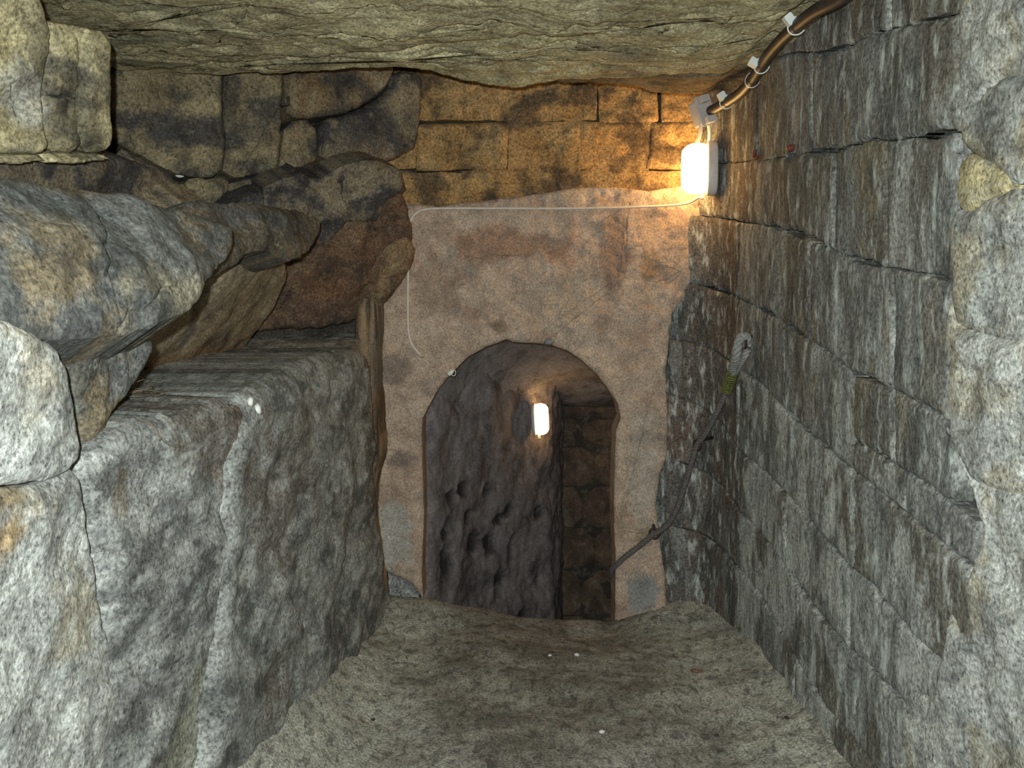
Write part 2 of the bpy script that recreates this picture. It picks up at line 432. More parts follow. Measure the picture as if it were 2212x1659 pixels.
LN[0] = [(x, y-170) for x, y in LN[1]]
GAPS = {1: [(1767, 1837, 13), (1890, 1912, 8), (1976, 2052, 14)], 2: [(1705, 1722, 12), (1749, 1811, 14), (1888, 1940, 10), (2002, 2066, 18)], 3: [(1672, 1690, 10), (1700, 1741, 16), (1750, 1789, 12), (1836, 1905, 12), (2006, 2053, 12)],
        4: [(1536, 1580, 8), (1640, 1674, 9), (1705, 1741, 9), (1841, 1896, 10)], 5: [(1700, 1848, 7)], 5.5: [(1905, 1935, 9), (2050, 2090, 12)], 6: [(1755, 1835, 8), (1885, 1916, 9), (1950, 1975, 10)], 7: [(1716, 1760, 6), (1874, 1947, 9)], 8: [(1757, 1792, 10)]}
def seg(line, x0, x1, lid=None, sg=0):
    if lid in GAPS and sg:
        xs = [p[0] for p in line]; ys = [p[1] for p in line]; ex = set(xs)
        for a_, b_, w_ in GAPS[lid]: ex |= {a_-1, a_+3, (a_+b_)/2, b_-3, b_+1}
        def wv(x):
            for a_, b_, w_ in GAPS[lid]:
                if a_ < x < b_: return w_*(.8+.4*math.sin(x*1.7))
            return 0
        line = [(x, float(np.interp(x, xs, ys))+sg*wv(x)*.5) for x in sorted(ex)]
    xs = [p[0] for p in line]; ys = [p[1] for p in line]
    mid = [p for p in line if x0+6 < p[0] < x1-6]
    return [(x0, float(np.interp(x0, xs, ys)))]+mid+[(x1, float(np.interp(x1, xs, ys)))]
def course(a, b, xs, pal, **k):
    for x0, x1 in zip(xs[:-1], xs[1:]):
        top = seg(LN[a], x0, x1, a, 1); bot = seg(LN[b], x0, x1, b, -1)
        kk = dict(sp=.013, gap=.0015, rag=.0075, r=.012, bulge=.007+random.uniform(-.002, .005), amp=.012, freq=5, stretch=(1, .8, .35), depth=.10, soft=0, ragf=11)
        kk.update(k)
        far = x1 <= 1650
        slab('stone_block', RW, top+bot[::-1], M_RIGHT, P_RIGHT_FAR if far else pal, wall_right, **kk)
course(0, 1, [1640, 1828, 1925, 2083], P_RIGHT)
course(1, 2, [1516, 1640, 1758, 1828, 2076], P_RIGHT)
course(2, 3, [1510, 1640, 1807, 1918, 2066], P_RIGHT)
course(3, 4, [1485, 1600, 1690, 1756, 1932, 2055], P_RIGHT)
course(4, 5, [1465, 1600, 1697, 1850], P_RIGHT)
course(4, 5.5, [1850, 1935, 2070], P_RIGHT)
course(5.5, 5, [1850, 1960, 2115], P_RIGHT_LOW)
course(5, 6, [1445, 1600, 1760, 1850, 2112], P_RIGHT_LOW)
course(6, 7, [1435, 1600, 1700, 1840, 2060], P_RIGHT_LOW)
course(7, 8, [1435, 1600, 1730, 1850, 1985], P_RIGHT_LOW)
course(8, 9, [1435, 1590, 1720, 1965], P_RIGHT_LOW)
rub = dict(sp=.013, gap=-.006, rag=.006, r=.03, bulge=.012, amp=.022, freq=4.5, depth=.06, soft=1)
for poly, pal, kw in [
    ([(2086, -260), (2600, -260), (2600, 140), (2230, 150), (2150, 170), (2100, 230), (2078, 215), (2080, 100)], P_RUBBLE, {}),
    ([(2080, 222), (2105, 236), (2152, 178), (2260, 158), (2600, 150), (2600, 400), (2205, 398), (2160, 358), (2095, 318), (2082, 300)], P_RUBBLE, {}),
    ([(2082, 325), (2160, 366), (2195, 405), (2140, 422), (2095, 462), (2066, 440)], P_CEIL, {}),
    ([(2066, 452), (2100, 468), (2146, 428), (2200, 412), (2600, 404), (2600, 745), (2070, 728), (2062, 600)], P_RUBBLE, {}),
    ([(2058, 625), (2075, 735), (2600, 752), (2600, 1000), (2130, 1085), (2025, 885), (2042, 760)], P_WHITE, {}),
    ([(2040, 910), (2130, 1090), (2600, 1010), (2600, 2200), (1890, 2200), (1945, 1640), (1952, 1540), (1962, 1490), (2030, 1510), (2050, 1380), (2066, 1312), (2095, 1262), (2125, 1190), (2127, 1115)], P_WHITE, dict(rag=.01)),
]:
    k = dict(rub); k.update(kw)
    slab('rubble_stone', RW, poly, M_LEFT, pal, wall_right, **k)

# ------------------------------------------------------------------ left wall: boulders over a rock ledge
LB = Curtain([(-1.25, .3), (-1.3, 1.4), (-1.7, 2.4), (-2.05, 3.3), (-2.0, 3.9), (-1.6, 4.4), (-.95, 4.95), (-.45, 5.22)], -1)
wall_left = slab('wall_left', LB, [('w', -1.25, .35, -.25), ('w', -.5, 5.2, -.25), ('w', -.5, 5.2, 3.1), ('w', -1.25, .35, 3.1)], M_OCHRE, P_BACK, None,
                 sp=.06, gap=0, rag=0, bulge=0, amp=.03, freq=3, depth=.3, soft=0)
tag(wall_left, 'left wall of stacked weathered boulders overhanging a grey rock ledge', 'wall', kind='structure')

UP = Plane(at_y(240, 260, 4.05), np.cross([0, 0, 1], at_y(900, 260, 4.93)*[1, 1, 0]-at_y(240, 260, 4.05)*[1, 1, 0]))
if np.dot(UP.n, EYE-UP.o) < 0: UP = Plane(UP.o, -UP.n)
up = dict(cracks=[([(610, 188), (604, 240), (606, 300), (600, 350)], .012, .04), ([(488, 160), (480, 230), (486, 300), (478, 380)], .012, .04), ([(624, 253), (660, 256), (700, 252), (760, 240), (827, 203)], .010, .05), ([(684, 262), (692, 320), (686, 360)], .010, .04), ([(345, 355), (400, 372), (480, 386), (600, 366)], .01, .04)],
          stains=[(at_y(400, 285, 4.25), (.28, .4, .10), (.05, .05, .055), .85), (at_y(500, 200, 4.4), (.05, .3, .18), (.055, .05, .045), .8), (at_y(790, 270, 4.8), (.24, .3, .16), (.05, .048, .052), .8), (at_y(560, 250, 4.4), (.12, .3, .14), (.08, .07, .06), .6), (at_y(450, 350, 4.3), (.16, .3, .06), (.27, .22, .135), .6), (at_y(330, 200, 4.2), (.2, .3, .12), (.2, .16, .095), .5)],
          sp=.014, gap=.001, rag=.010, r=.035, bulge=.02, amp=.035, freq=4, depth=.25, soft=1)
for poly, pal, kw in [
    ([(225, 90), (484, 90), (482, 180), (479, 262), (488, 316), (476, 384), (400, 380), (335, 352), (285, 325), (240, 305), (232, 230)], P_OCHRE, {}),
    ([(486, 90), (615, 90), (612, 190), (607, 271), (602, 353), (590, 378), (478, 386), (490, 316), (481, 262)], P_OCHRE, dict(bulge=.03)),
    ([(617, 90), (860, 90), (848, 150), (828, 203), (760, 240), (687, 255), (622, 257), (612, 200)], P_TANBROWN, dict(bulge=.05)),
    ([(612, 262), (680, 260), (686, 330), (680, 388), (604, 384), (606, 330)], P_TANBROWN, {}),
    ([(684, 260), (762, 244), (832, 206), (850, 150), (905, 160), (906, 220), (901, 290), (886, 332), (768, 372), (684, 386), (690, 330)], P_SOOT, dict(bulge=.05)),
    ([(386, 388), (430, 384), (484, 390), (487, 412), (462, 442), (430, 448), (394, 430)], P_OCHRE, dict(base=.05)),
    ([(490, 390), (604, 386), (640, 400), (660, 500), (480, 500), (490, 420)], P_SOOT, {}),
    ([(240, 310), (330, 356), (384, 386), (392, 450), (240, 450)], P_SOOT, {}),
    ([(610, 388), (690, 390), (770, 376), (800, 420), (700, 520), (650, 500)], P_SOOT, {}),
]:
    k = dict(up); k.update(kw)
    slab('wall_stone', UP, poly, M_OCHRE, pal, wall_left, **k)

CB = plane3((0, 200, 2.55), (230, 200, 2.95), (100, 340, 2.76))
cb = dict(sp=.012, gap=.001, rag=.008, r=.03, bulge=.018, amp=.03, freq=6, depth=.6, soft=1, cracks=[([(84, 206), (105, 214), (130, 204), (154, 212)], .012, .05), ([(0, 180), (18, 215), (20, 260)], .008, .03)],
          stains=[(at_y(125, 150, 2.75), (.07, .2, .04), (.08, .075, .07), .8), (at_y(125, 205, 2.75), (.08, .2, .03), (.07, .065, .065), .7), (at_y(165, 240, 2.85), (.03, .2, .18), (.10, .09, .07), .7), (at_y(232, 220, 2.95), (.02, .2, .16), (.08, .075, .065), .7), (at_y(85, 230, 2.66), (.025, .2, .2), (.10, .09, .075), .7), (at_y(20, 200, 2.55), (.05, .2, .10), (.5, .5, .47), .6)])
for poly, kw in [
    ([(-400, -300), (20, -120), (98, 60), (84, 136), (77, 249), (86, 328), (0, 335), (-400, 340)], dict(bulge=.04)),
    ([(90, 40), (164, 60), (166, 150), (162, 250), (168, 330), (88, 328), (80, 250), (86, 150)], {}),
    ([(168, 60), (235, 70), (232, 150), (232, 230), (237, 290), (226, 328), (170, 330), (166, 250)], dict(bulge=.025)),
    ([(-400, 342), (0, 336), (90, 330), (225, 330), (222, 345), (160, 356), (100, 347), (0, 354), (-400, 370)], dict(bulge=.05, r=.03)),
]:
    k = dict(cb); k.update(kw)
    slab('corbel_stone', CB, poly, M_OCHRE, P_CEIL, wall_left, **k)
slab('wall_stone', plane3((0, 380, 2.75), (250, 380, 3.3), (0, 330, 2.72)), [(-400, 330), (0, 330), (240, 330), (300, 350), (390, 385), (420, 470), (-400, 470)], M_OCHRE, P_SOOT, wall_left,
     sp=.02, r=.05, bulge=.03, amp=.03, depth=.3)

PA = plane3((0, 550, 1.78), (430, 600, 2.5), (200, 420, 2.25))
slab('boulder', PA, [(-400, 370), (0, 383), (120, 408), (200, 413), (330, 443), (450, 470), (500, 500), (500, 545), (460, 590), (436, 610), (430, 640), (402, 680), (360, 694), (300, 714), (200, 728), (60, 735), (-400, 650)],
     M_GREYTAN, P_GREYTAN, wall_left, sp=.014, gap=0, rag=.008, r=.06, bulge=.03, dome=.02, amp=.055, freq=3.2, depth=.35, cracks=[([(190, 485), (194, 530), (196, 610)], .012, .04), ([(210, 730), (260, 700), (330, 640), (400, 610)], .008, .03)],
     stains=[(at_y(330, 650, 2.35), (.22, .3, .06), (.33, .30, .22), .8), (at_y(100, 450, 2.0), (.35, .3, .05), (.13, .14, .14), .8)])
PA2 = plane3((430, 540, 2.95), (672, 490, 3.9), (560, 600, 3.3))
slab('boulder', PA2, [(380, 432), (470, 436), (560, 442), (640, 456), (690, 470), (690, 505), (655, 552), (612, 566), (560, 534), (500, 572), (436, 615), (390, 600)],
     M_OCHRE, ((.125, .105, .078), [((.07, .062, .055), (5, 3, 5), .05, .15, .8), ((.2, .15, .085), (6, 4, 6), .25, .12, .6)]), wall_left, sp=.016, gap=0, rag=.012, r=.04, bulge=.015, amp=.05, freq=3.5, depth=.15,
     stains=[(at_y(560, 455, 3.2), (.4, .5, .05), (.10, .105, .11), .8)])
PB = plane3((300, 805, 3.35), (490, 775, 4.3), (600, 565, 4.05))
slab('boulder', PB, [(275, 715), (360, 680), (430, 630), (445, 585), (555, 515), (614, 560), (608, 602), (572, 665), (492, 784), (420, 803), (280, 815)],
     M_OCHRE, ((.30, .245, .165), [((.20, .145, .085), (4, 4, 3), .1, .2, .6), ((.10, .095, .09), (4, 4, 5), .3, .12, .7)]), wall_left, sp=.016, gap=0, rag=.010, r=.05, bulge=.04, amp=.02, freq=4, depth=.4,
     stains=[(at_y(400, 775, 3.7), (.5, .8, .10), (.17, .10, .045), .7)])
PC = plane3((570, 700, 4.55), (770, 690, 4.85), (880, 540, 4.86))
slab('boulder', PC, [(470, 560), (470, 440), (690, 380), (800, 345), (850, 372), (876, 440), (892, 500), (886, 560), (864, 602), (820, 656), (770, 694), (680, 708), (570, 712), (470, 735)],
     M_OCHRE, P_REDBROWN, wall_left, sp=.014, gap=0, rag=.012, r=.05, bulge=.03, amp=.04, freq=4, depth=.25,
     stains=[(onS(PC, 600, 430), (.42, .42, .16), (.05, .05, .052), .9), (onS(PC, 740, 415), (.25, .3, .13), (.055, .053, .052), .85), (at_y(700, 620, 4.8), (.2, .3, .10), (.17, .085, .045), .6), (at_y(860, 590, 4.86), (.07, .2, .08), (.25, .17, .10), .8)])
slab('boulder', PC, [(560, 400), (640, 372), (690, 380), (742, 352), (800, 338), (856, 366), (868, 404), (822, 428), (806, 470), (744, 476), (700, 520), (640, 500), (580, 520)],
     M_OCHRE, P_SOOT, wall_left, sp=.014, gap=0, rag=.014, r=.03, bulge=.02, base=.035, amp=.05, freq=5, depth=.12, soft=0, cracks=[([(742, 356), (735, 410), (744, 470)], .01, .04), ([(640, 380), (660, 440), (700, 500)], .01, .04)])
slab('boulder', PC, [(800, 560), (866, 500), (890, 520), (886, 566), (864, 604), (822, 656), (776, 690), (770, 640)], M_OCHRE, ((.21, .14, .08), [((.12, .075, .05), (6, 6, 5), .05, .15, .8)]), wall_left,
     sp=.012, gap=0, rag=.010, r=.03, bulge=.02, base=.025, amp=.03, freq=6, depth=.10, soft=1)
PF = plane3((790, 650, 4.80), (825, 1000, 4.84), (770, 1290, 4.88))
slab('rock_rib', PF, [(815, 640), (775, 640), (762, 735), (772, 900), (780, 1100), (790, 1330), (835, 1330), (822, 1210), (806, 1120), (812, 1040), (830, 985), (822, 900), (814, 780), (818, 700)],
     M_FIBRE, ((.34, .225, .125), [((.12, .075, .045), (12, 12, 1), .1, .2, .8), (G(.18), (8, 8, 1), .3, .15, .6)]), wall_left, sp=.010, gap=0, rag=.006, r=.05, bulge=.06, amp=.012, freq=10, stretch=(1, 1, .12), depth=.25)
slab('wall_stone', Plane((0, 5.06, 0), (0, -1, 0)), [(770, 1170), (906, 1170), (906, 1340), (770, 1340)], M_LEFT, P_LEDGE, wall_left, sp=.014, r=.04, bulge=.02, amp=.02, depth=.1)
slab('wall_stone', Plane((0, 5.16, 0), (0, -1, 0)), [(560, 420), (880, 420), (880, 760), (560, 760)], M_OCHRE, P_BROWN, wall_left, sp=.03, r=.04, bulge=.02, amp=.03, depth=.1)

# the ledge: two upright faces and the dusty top
dusty = (.52, .55, .52)
F2 = plane3((510, 900, 2.84), (770, 780, 4.45), (815, 1310, 4.82))
slab('ledge_stone', F2, [(486, 868), (560, 815), (640, 780), (700, 762), (770, 748), (784, 800), (788, 1000), (802, 1200), (834, 1310), (812, 1420), (770, 1520), (640, 1800), (400, 1800), (450, 1300), (450, 1000)],
     M_LEFT, P_LEDGE, wall_left, sp=.015, gap=0, rag=.008, r=.10, bulge=.06, amp=.035, freq=4, stretch=(1, .6, 1), depth=.6,
     stains=[(at_y(500, 940, 2.95), (.10, .10, .10), (.17, .125, .095), .8), (at_y(500, 1120, 2.95), (.06, .08, .2), (.15, .11, .085), .7), (at_y(810, 1370, 4.6), (.03, .1, .12), (.16, .115, .06), .9),
             (at_y(760, 1000, 4.5), (.1, .2, .5), (.13, .10, .08), .6)])
F1 = plane3((160, 1000, 1.98), (500, 900, 2.75), (480, 1500, 2.72))
slab('ledge_stone', F1, [(145, 1005), (200, 948), (330, 892), (430, 868), (505, 866), (516, 890), (512, 935), (496, 985), (474, 1040), (480, 1200), (500, 1350), (525, 1480), (545, 1600), (540, 1900), (150, 1900), (205, 1400), (185, 1200), (168, 1080)],
     M_LEFT, P_LEDGE, wall_left, sp=.013, gap=0, rag=.022, r=.08, bulge=.045, amp=.03, freq=4.5, stretch=(1, .6, 1), depth=.5,
     stains=[(at_y(500, 920, 2.72), (.05, .1, .10), (.18, .13, .10), .85), (at_y(455, 1020, 2.68), (.04, .1, .16), (.17, .12, .09), .8), (at_y(240, 1080, 2.1), (.035, .05, .08), (.19, .15, .095), .7),
             (at_y(370, 1600, 2.5), (.22, .3, .25), (.33, .325, .26), .85), (at_y(540, 1580, 2.7), (.03, .1, .05), (.26, .19, .08), .8)])
TP = plane3((505, 868, 2.75), (770, 742, 4.5), (300, 808, 3.35))
slab('ledge_top', TP, [(60, 1030), (180, 960), (330, 893), (508, 868), (560, 815), (640, 780), (785, 748), (775, 685), (570, 685), (480, 760), (280, 795), (225, 850), (100, 930)],
     M_LEFT, (G(.30), [(G(.42), (7, 4, 7), .1, .15, .7), (G(.17), (7, 4, 7), .15, .15, .7), ((.24, .2, .15), (4, 3, 4), .2, .12, .6)]), wall_left, sp=.014, gap=0, rag=.004, r=.03, bulge=.0, amp=.022, freq=5, depth=.3,
     stains=[(onS(TP, 420, 825), (.36, .55, .3), dusty, .95), (at_y(270, 900, 2.5), (.25, .4, .2), (.21, .19, .14), .6)])
PN = plane3((130, 760, 1.98), (300, 720, 2.5), (170, 960, 2.06))
slab('boulder', PN, [(80, 712), (200, 705), (305, 705), (298, 780), (280, 822), (240, 872), (203, 932), (165, 990), (145, 900), (140, 850), (120, 765)], M_LEFT, P_GREYTAN, wall_left,
     sp=.012, gap=0, rag=.006, r=.06, bulge=.04, amp=.025, freq=6, depth=.3, stains=[(at_y(230, 905, 2.2), (.07, .1, .07), (.26, .18, .085), .8)])
PW = plane3((0, 850, 1.60), (160, 980, 1.90), (0, 1050, 1.60))
slab('boulder', PW, [(-500, 640), (0, 690), (60, 715), (130, 762), (150, 850), (166, 950), (160, 1002), (120, 1032), (0, 1052), (-500, 1090)], M_LEFT, P_WHITE, wall_left,
     sp=.012, gap=0, rag=.006, r=.03, bulge=.016, amp=.022, freq=5, depth=.3)
slab('boulder', PW, [(-500, 1094), (0, 1056), (120, 1036), (161, 1008), (178, 1100), (194, 1200), (218, 1350), (245, 1500), (270, 1900), (-500, 1900)], M_LEFT, P_WHITE, wall_left,
     sp=.012, gap=0, rag=.006, r=.04, bulge=.016, amp=.022, freq=5, depth=.3,
     stains=[(at_y(40, 1175, 1.6), (.07, .1, .07), (.34, .235, .11), .9), (at_y(20, 1075, 1.6), (.12, .1, .025), (.30, .22, .11), .8), (at_y(30, 1225, 1.6), (.05, .06, .035), (.42, .43, .4), .9)])

# ------------------------------------------------------------------ ceiling slabs
CE = Plane((0, 0, 2.67), (0, 0, -1), (1, 0, 0))
ceiling = slab('ceiling', Plane((0, 0, 2.95), (0, 0, -1), (1, 0, 0)), [('w', -2.3, .3, 3), ('w', 1.5, .3, 3), ('w', 1.5, 5.4, 3), ('w', -2.3, 5.4, 3)], M_CEIL, P_BACK, None, sp=.12, gap=0, rag=0, bulge=0, amp=.02, depth=.2, soft=0)
tag(ceiling, 'low ceiling of bedded olive-brown rock slabs spanning the passage', 'ceiling', kind='structure')
def strata(P, uv, d):
    s = P[:, 1]*1.0 - P[:, 0]*.10 + .20*fbm(P*np.array([1.6, 2.0, 1]), 4, .55)
    h = np.zeros(len(P))
    for fr, am, wd, sd in ((3.1, .014, .10, 0.), (7.7, .006, .13, 3.3)):
        q = s*fr+sd+.25*fbm(P*np.array([2.5, 5, 1])+sd, 3)
        f = q-np.floor(q)
        gate = sst(-.05, .25, fbm(P*np.array([1.5, 2.5, 1])+sd*5, 3))
        h -= am*np.exp(-((f-.5)/wd)**2*4)*gate
        h += am*.8*f
    return h - .04*sst(.92, 1.01, P[:, 0])
CC = [([(289, 97), (362, 86), (420, 70), (475, 63), (529, 9), (560, -30)], .010, .05), ([(95, 60), (180, 52), (250, 60), (330, 44), (420, 40), (470, 30)], .006, .03),
      ([(640, 60), (760, 48), (860, 52), (960, 30), (1040, 28)], .006, .03), ([(1060, 22), (1160, 40), (1260, 22), (1330, 28), (1430, 45), (1499, 37), (1547, 30), (1600, 5)], .009, .05),
      ([(700, 122), (800, 112), (880, 116), (960, 100), (1040, 104), (1120, 96)], .008, .04), ([(900, 125), (980, 132), (1080, 120), (1180, 128), (1260, 112), (1340, 122), (1400, 118), (1473, 112), (1547, 117), (1640, 108)], .010, .05),
      ([(1130, 88), (1220, 78), (1300, 92), (1400, 80), (1490, 86)], .007, .035), ([(560, 60), (640, 30), (720, 24), (800, -10)], .006, .03), ([(1540, 70), (1600, 62), (1680, 66)], .006, .03), ([(1240, 182), (1330, 186), (1430, 192)], .006, .03),
      ([(300, 135), (420, 138), (520, 130), (640, 132)], .007, .03)]
ce = dict(sp=.0125, gap=.004, rag=.014, ragf=5, r=.03, bulge=.02, amp=.035, freq=3.2, stretch=(.8, .7, 1), depth=.45, soft=1, hfun=strata, cracks=CC)
c1 = [(250, 141), (362, 127), (452, 120), (588, 111), (700, 102), (814, 93), (995, 72), (1100, 60), (1250, 45), (1450, 38), (1600, 26), (1750, -14)]
c2 = [(1645, 149), (1563, 153), (1421, 147), (1360, 161), (1238, 165), (1116, 171), (1035, 169), (961, 151), (859, 131), (768, 136), (655, 147), (497, 147), (330, 152), (225, 160)]
slab('rock_slab', CE, [('w', -1.7, .5, 0), ('w', 1.35, .5, 0), ('w', 1.35, 3.2, 0)]+c1[::-1]+[(232, 120), (160, 108), (95, 78), (30, 10), ('w', -1.75, 2.4, 0)], M_CEIL, P_CEIL, ceiling, base=.012, **ce)
slab('rock_slab', CE, [(x, y+1.5) for x, y in c1]+[('w', 1.35, 3.25, 0), ('w', 1.35, 4.3, 0)]+c2, M_CEIL, P_CEIL, ceiling, **ce)
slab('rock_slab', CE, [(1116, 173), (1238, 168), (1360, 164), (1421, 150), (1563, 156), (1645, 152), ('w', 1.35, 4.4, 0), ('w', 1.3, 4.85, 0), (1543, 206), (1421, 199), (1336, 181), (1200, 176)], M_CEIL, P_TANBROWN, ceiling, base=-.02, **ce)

# ------------------------------------------------------------------ back wall with the arched doorway
BW = Plane((0, 5.0, 1.6), (0, -1, 0))
ARCH = [(915, 1420), (913, 1290), (912, 1200), (916, 1100), (912, 1000), (911, 905), (929, 871), (945, 842), (978, 802), (1014, 769), (1051, 749), (1094, 733), (1108, 739), (1145, 741), (1181, 742), (1193, 745), (1225, 758),
        (1254, 775), (1291, 810), (1315, 842), (1336, 875), (1342, 903), (1331, 930), (1328, 1025), (1326, 1107), (1330, 1208), (1328, 1420)]
OUT = [(868, 438), (945, 446), (1010, 438), (1116, 425), (1177, 417), (1238, 407), (1340, 405), (1401, 413), (1474, 401), (1535, 400), (1517, 458), (1515, 527), (1503, 588), (1474, 649), (1450, 678), (1438, 802), (1442, 903), (1442, 977), (1425, 1025),
       (1417, 1086), (1421, 1139), (1437, 1249), (1442, 1420), (1328, 1420)]
LEFTO = [(915, 1290), (880, 1254), (850, 1245), (800, 1220), (795, 1100), (800, 960), (800, 780), (805, 660), (850, 600), (868, 520)]
UB = Plane((0, 5.06, 1.6), (0, -1, 0))
wall_back = slab('wall_back', Plane((0, 5.20, 1.6), (0, -1, 0)), [('w', -1.3, 5.2, 1.95), ('w', 1.3, 5.2, 1.95), ('w', 1.3, 5.2, 3.05), ('w', -1.3, 5.2, 3.05)], M_OCHRE, P_BACK, None, sp=.05, gap=0, rag=0, bulge=0, amp=.02, depth=.15, soft=0)
tag(wall_back, 'end wall of rendered stone pierced by a low arched doorway', 'wall', kind='structure')
def pl_h(P, uv, d):
    return .012*fbm(P*np.array([2, 1, 2.5])+4, 3) - .01*sst(.1, .3, fbm(P*np.array([7, 1, 7])+9, 3))
Y5 = lambda x, y: at_y(x, y, 5.0)
outer = [(868, 438)]+OUT[1:-1]+[(1328, 1420)]+ARCH[::-1][1:-1]+[(913, 1290)]+LEFTO[1:]
slab('render_coat', BW, outer, M_PLASTER, P_PLASTER, wall_back, sp=.011, gap=0, rag=.004, r=.02, bulge=.014, amp=.02, freq=6, depth=.22, soft=0, hfun=pl_h,
     cracks=[([(1020, 690), (1045, 680), (1062, 700), (1085, 728)], .010, .02), ([(1292, 690), (1268, 725), (1245, 758)], .007, .015), ([(985, 562), (1040, 545), (1100, 556), (1190, 545)], .006, .012), ([(1358, 440), (1352, 520), (1332, 600)], .006, .01), ([(822, 962), (870, 988), (903, 962)], .010, .02), ([(1400, 560), (1395, 605), (1420, 612), (1470, 585)], .006, .012), ([(1335, 1145), (1380, 1150), (1412, 1140)], .006, .012)],
     stains=[(Y5(1075, 705), (.06, .2, .06), (.21, .15, .105), .85), (Y5(1090, 530), (.42, .3, .12), (.30, .175, .115), .75), (Y5(1330, 560), (.10, .3, .24), (.25, .165, .125), .8), (Y5(1405, 570), (.06, .2, .10), (.32, .20, .11), .7),
             (Y5(1250, 640), (.2, .2, .12), (.44, .34, .26), .6), (Y5(1280, 750), (.04, .2, .12), (.47, .37, .29), .7), (Y5(850, 1150), (.13, .3, .25), (.40, .39, .36), .8), (Y5(850, 800), (.10, .3, .14), (.19, .15, .125), .7),
             (Y5(870, 990), (.12, .3, .05), (.19, .15, .13), .8), (Y5(1385, 1000), (.09, .3, .40), (.40, .35, .30), .7), (Y5(1385, 1290), (.11, .3, .13), (.22, .23, .24), .85), (Y5(1390, 1160), (.06, .3, .06), (.26, .20, .12), .7),
             (Y5(940, 620), (.14, .3, .14), (.27, .19, .14), .6)])
# stones of the wall above the coat
for row, (y0, y1, xs) in enumerate([(60, 262, [840, 1005, 1098, 1292, 1425, 1600]), (264, 368, [820, 902, 1096, 1252, 1402, 1600]), (370, 470, [800, 1000, 1232, 1396, 1600])]):
    for x0, x1 in zip(xs[:-1], xs[1:]):
        j = lambda: random.uniform(-5, 5)
        slab('wall_stone', UB, [(x0+j(), y0+j()), ((x0+x1)/2, y0+j()), (x1+j(), y0+j()), (x1+j(), y1+j()), ((x0+x1)/2, y1+j()), (x0+j(), y1+j())], M_OCHRE, P_UPPER, wall_back,
             sp=.013, gap=-.002, rag=.006, r=.015, bulge=.005+random.uniform(-.004, .008), amp=.03, freq=5, stretch=(1, 1, 1.6), depth=.06, soft=0, seed=21.0)

# ------------------------------------------------------------------ passage beyond the door
IL = Curtain([(-.62, 5.1), (-.46, 5.26), (-.28, 5.6), (.02, 6.02), (.24, 6.28), (.31, 6.46), (.36, 6.8), (.42, 7.4)], -1)
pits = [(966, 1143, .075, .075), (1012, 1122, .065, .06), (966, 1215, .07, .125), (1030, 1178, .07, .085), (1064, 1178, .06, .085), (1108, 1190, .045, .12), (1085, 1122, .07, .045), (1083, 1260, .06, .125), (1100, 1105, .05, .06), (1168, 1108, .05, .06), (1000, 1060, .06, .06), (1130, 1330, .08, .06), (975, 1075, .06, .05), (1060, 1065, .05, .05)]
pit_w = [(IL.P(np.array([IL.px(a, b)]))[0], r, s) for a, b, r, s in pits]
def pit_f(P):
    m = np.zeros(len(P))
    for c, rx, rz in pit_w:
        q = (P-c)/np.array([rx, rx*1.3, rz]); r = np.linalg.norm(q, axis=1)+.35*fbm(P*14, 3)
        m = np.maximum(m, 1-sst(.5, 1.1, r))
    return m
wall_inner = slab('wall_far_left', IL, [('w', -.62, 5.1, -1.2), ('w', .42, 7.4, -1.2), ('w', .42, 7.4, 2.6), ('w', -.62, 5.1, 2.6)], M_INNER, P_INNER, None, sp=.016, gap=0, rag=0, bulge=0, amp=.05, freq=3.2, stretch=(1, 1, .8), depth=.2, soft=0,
                  hfun=lambda P, uv, d: -.045*pit_f(P), cfun=lambda P, uv, d, c: c*(1-.8*pit_f(P))[:, None])  # pits are shallow; the shade inside them is painted into the rock colour
tag(wall_inner, 'pitted dark rock wall inside the arched doorway', 'wall', kind='structure')
FW = Plane((.3, 7.05, 1.0), (-.12, -1, 0))
wall_far = slab('wall_far', FW, [('w', .2, 7.05, -1.3), ('w', 1.6, 7.05, -1.3), ('w', 1.6, 7.05, 2.2), ('w', .2, 7.05, 2.2)], M_INNER, P_BACK, None, sp=.06, gap=0, rag=0, bulge=0, amp=.02, depth=.2, soft=0)
tag(wall_far, 'dark coursed wall deep inside the doorway behind the rock corner', 'wall', kind='structure')
ys = [835, 905, 965, 1050, 1140, 1230, 1330, 1430]
for i in range(len(ys)-1):
    xs = [1190, 1270+(-1)**i*14, 1390]
    for x0, x1 in zip(xs[:-1], xs[1:]):
        slab('wall_stone', FW, [(x0, ys[i]), (x1, ys[i]), (x1, ys[i+1]), (x0, ys[i+1])], M_INNER, ((.15, .105, .075), [((.09, .065, .05), (4, 4, 4), .0, .2, .8)]), wall_far, sp=.03, gap=.003, rag=.008, r=.03, bulge=.012, amp=.02, depth=.05)
IR = Curtain([(.66, 5.21), (.72, 5.5), (.85, 6.2), (1.1, 6.9), (1.3, 7.3)], +1)
wall_ir = slab('wall_far_right', IR, [('w', .66, 5.21, -1.2), ('w', 1.3, 7.3, -1.2), ('w', 1.3, 7.3, 2.6), ('w', .66, 5.21, 2.6)], M_INNER, P_INNER, None, sp=.04, gap=0, rag=0, bulge=0, amp=.03, depth=.2, soft=0)
tag(wall_ir, 'dark right side of the passage beyond the arch', 'wall', kind='structure')
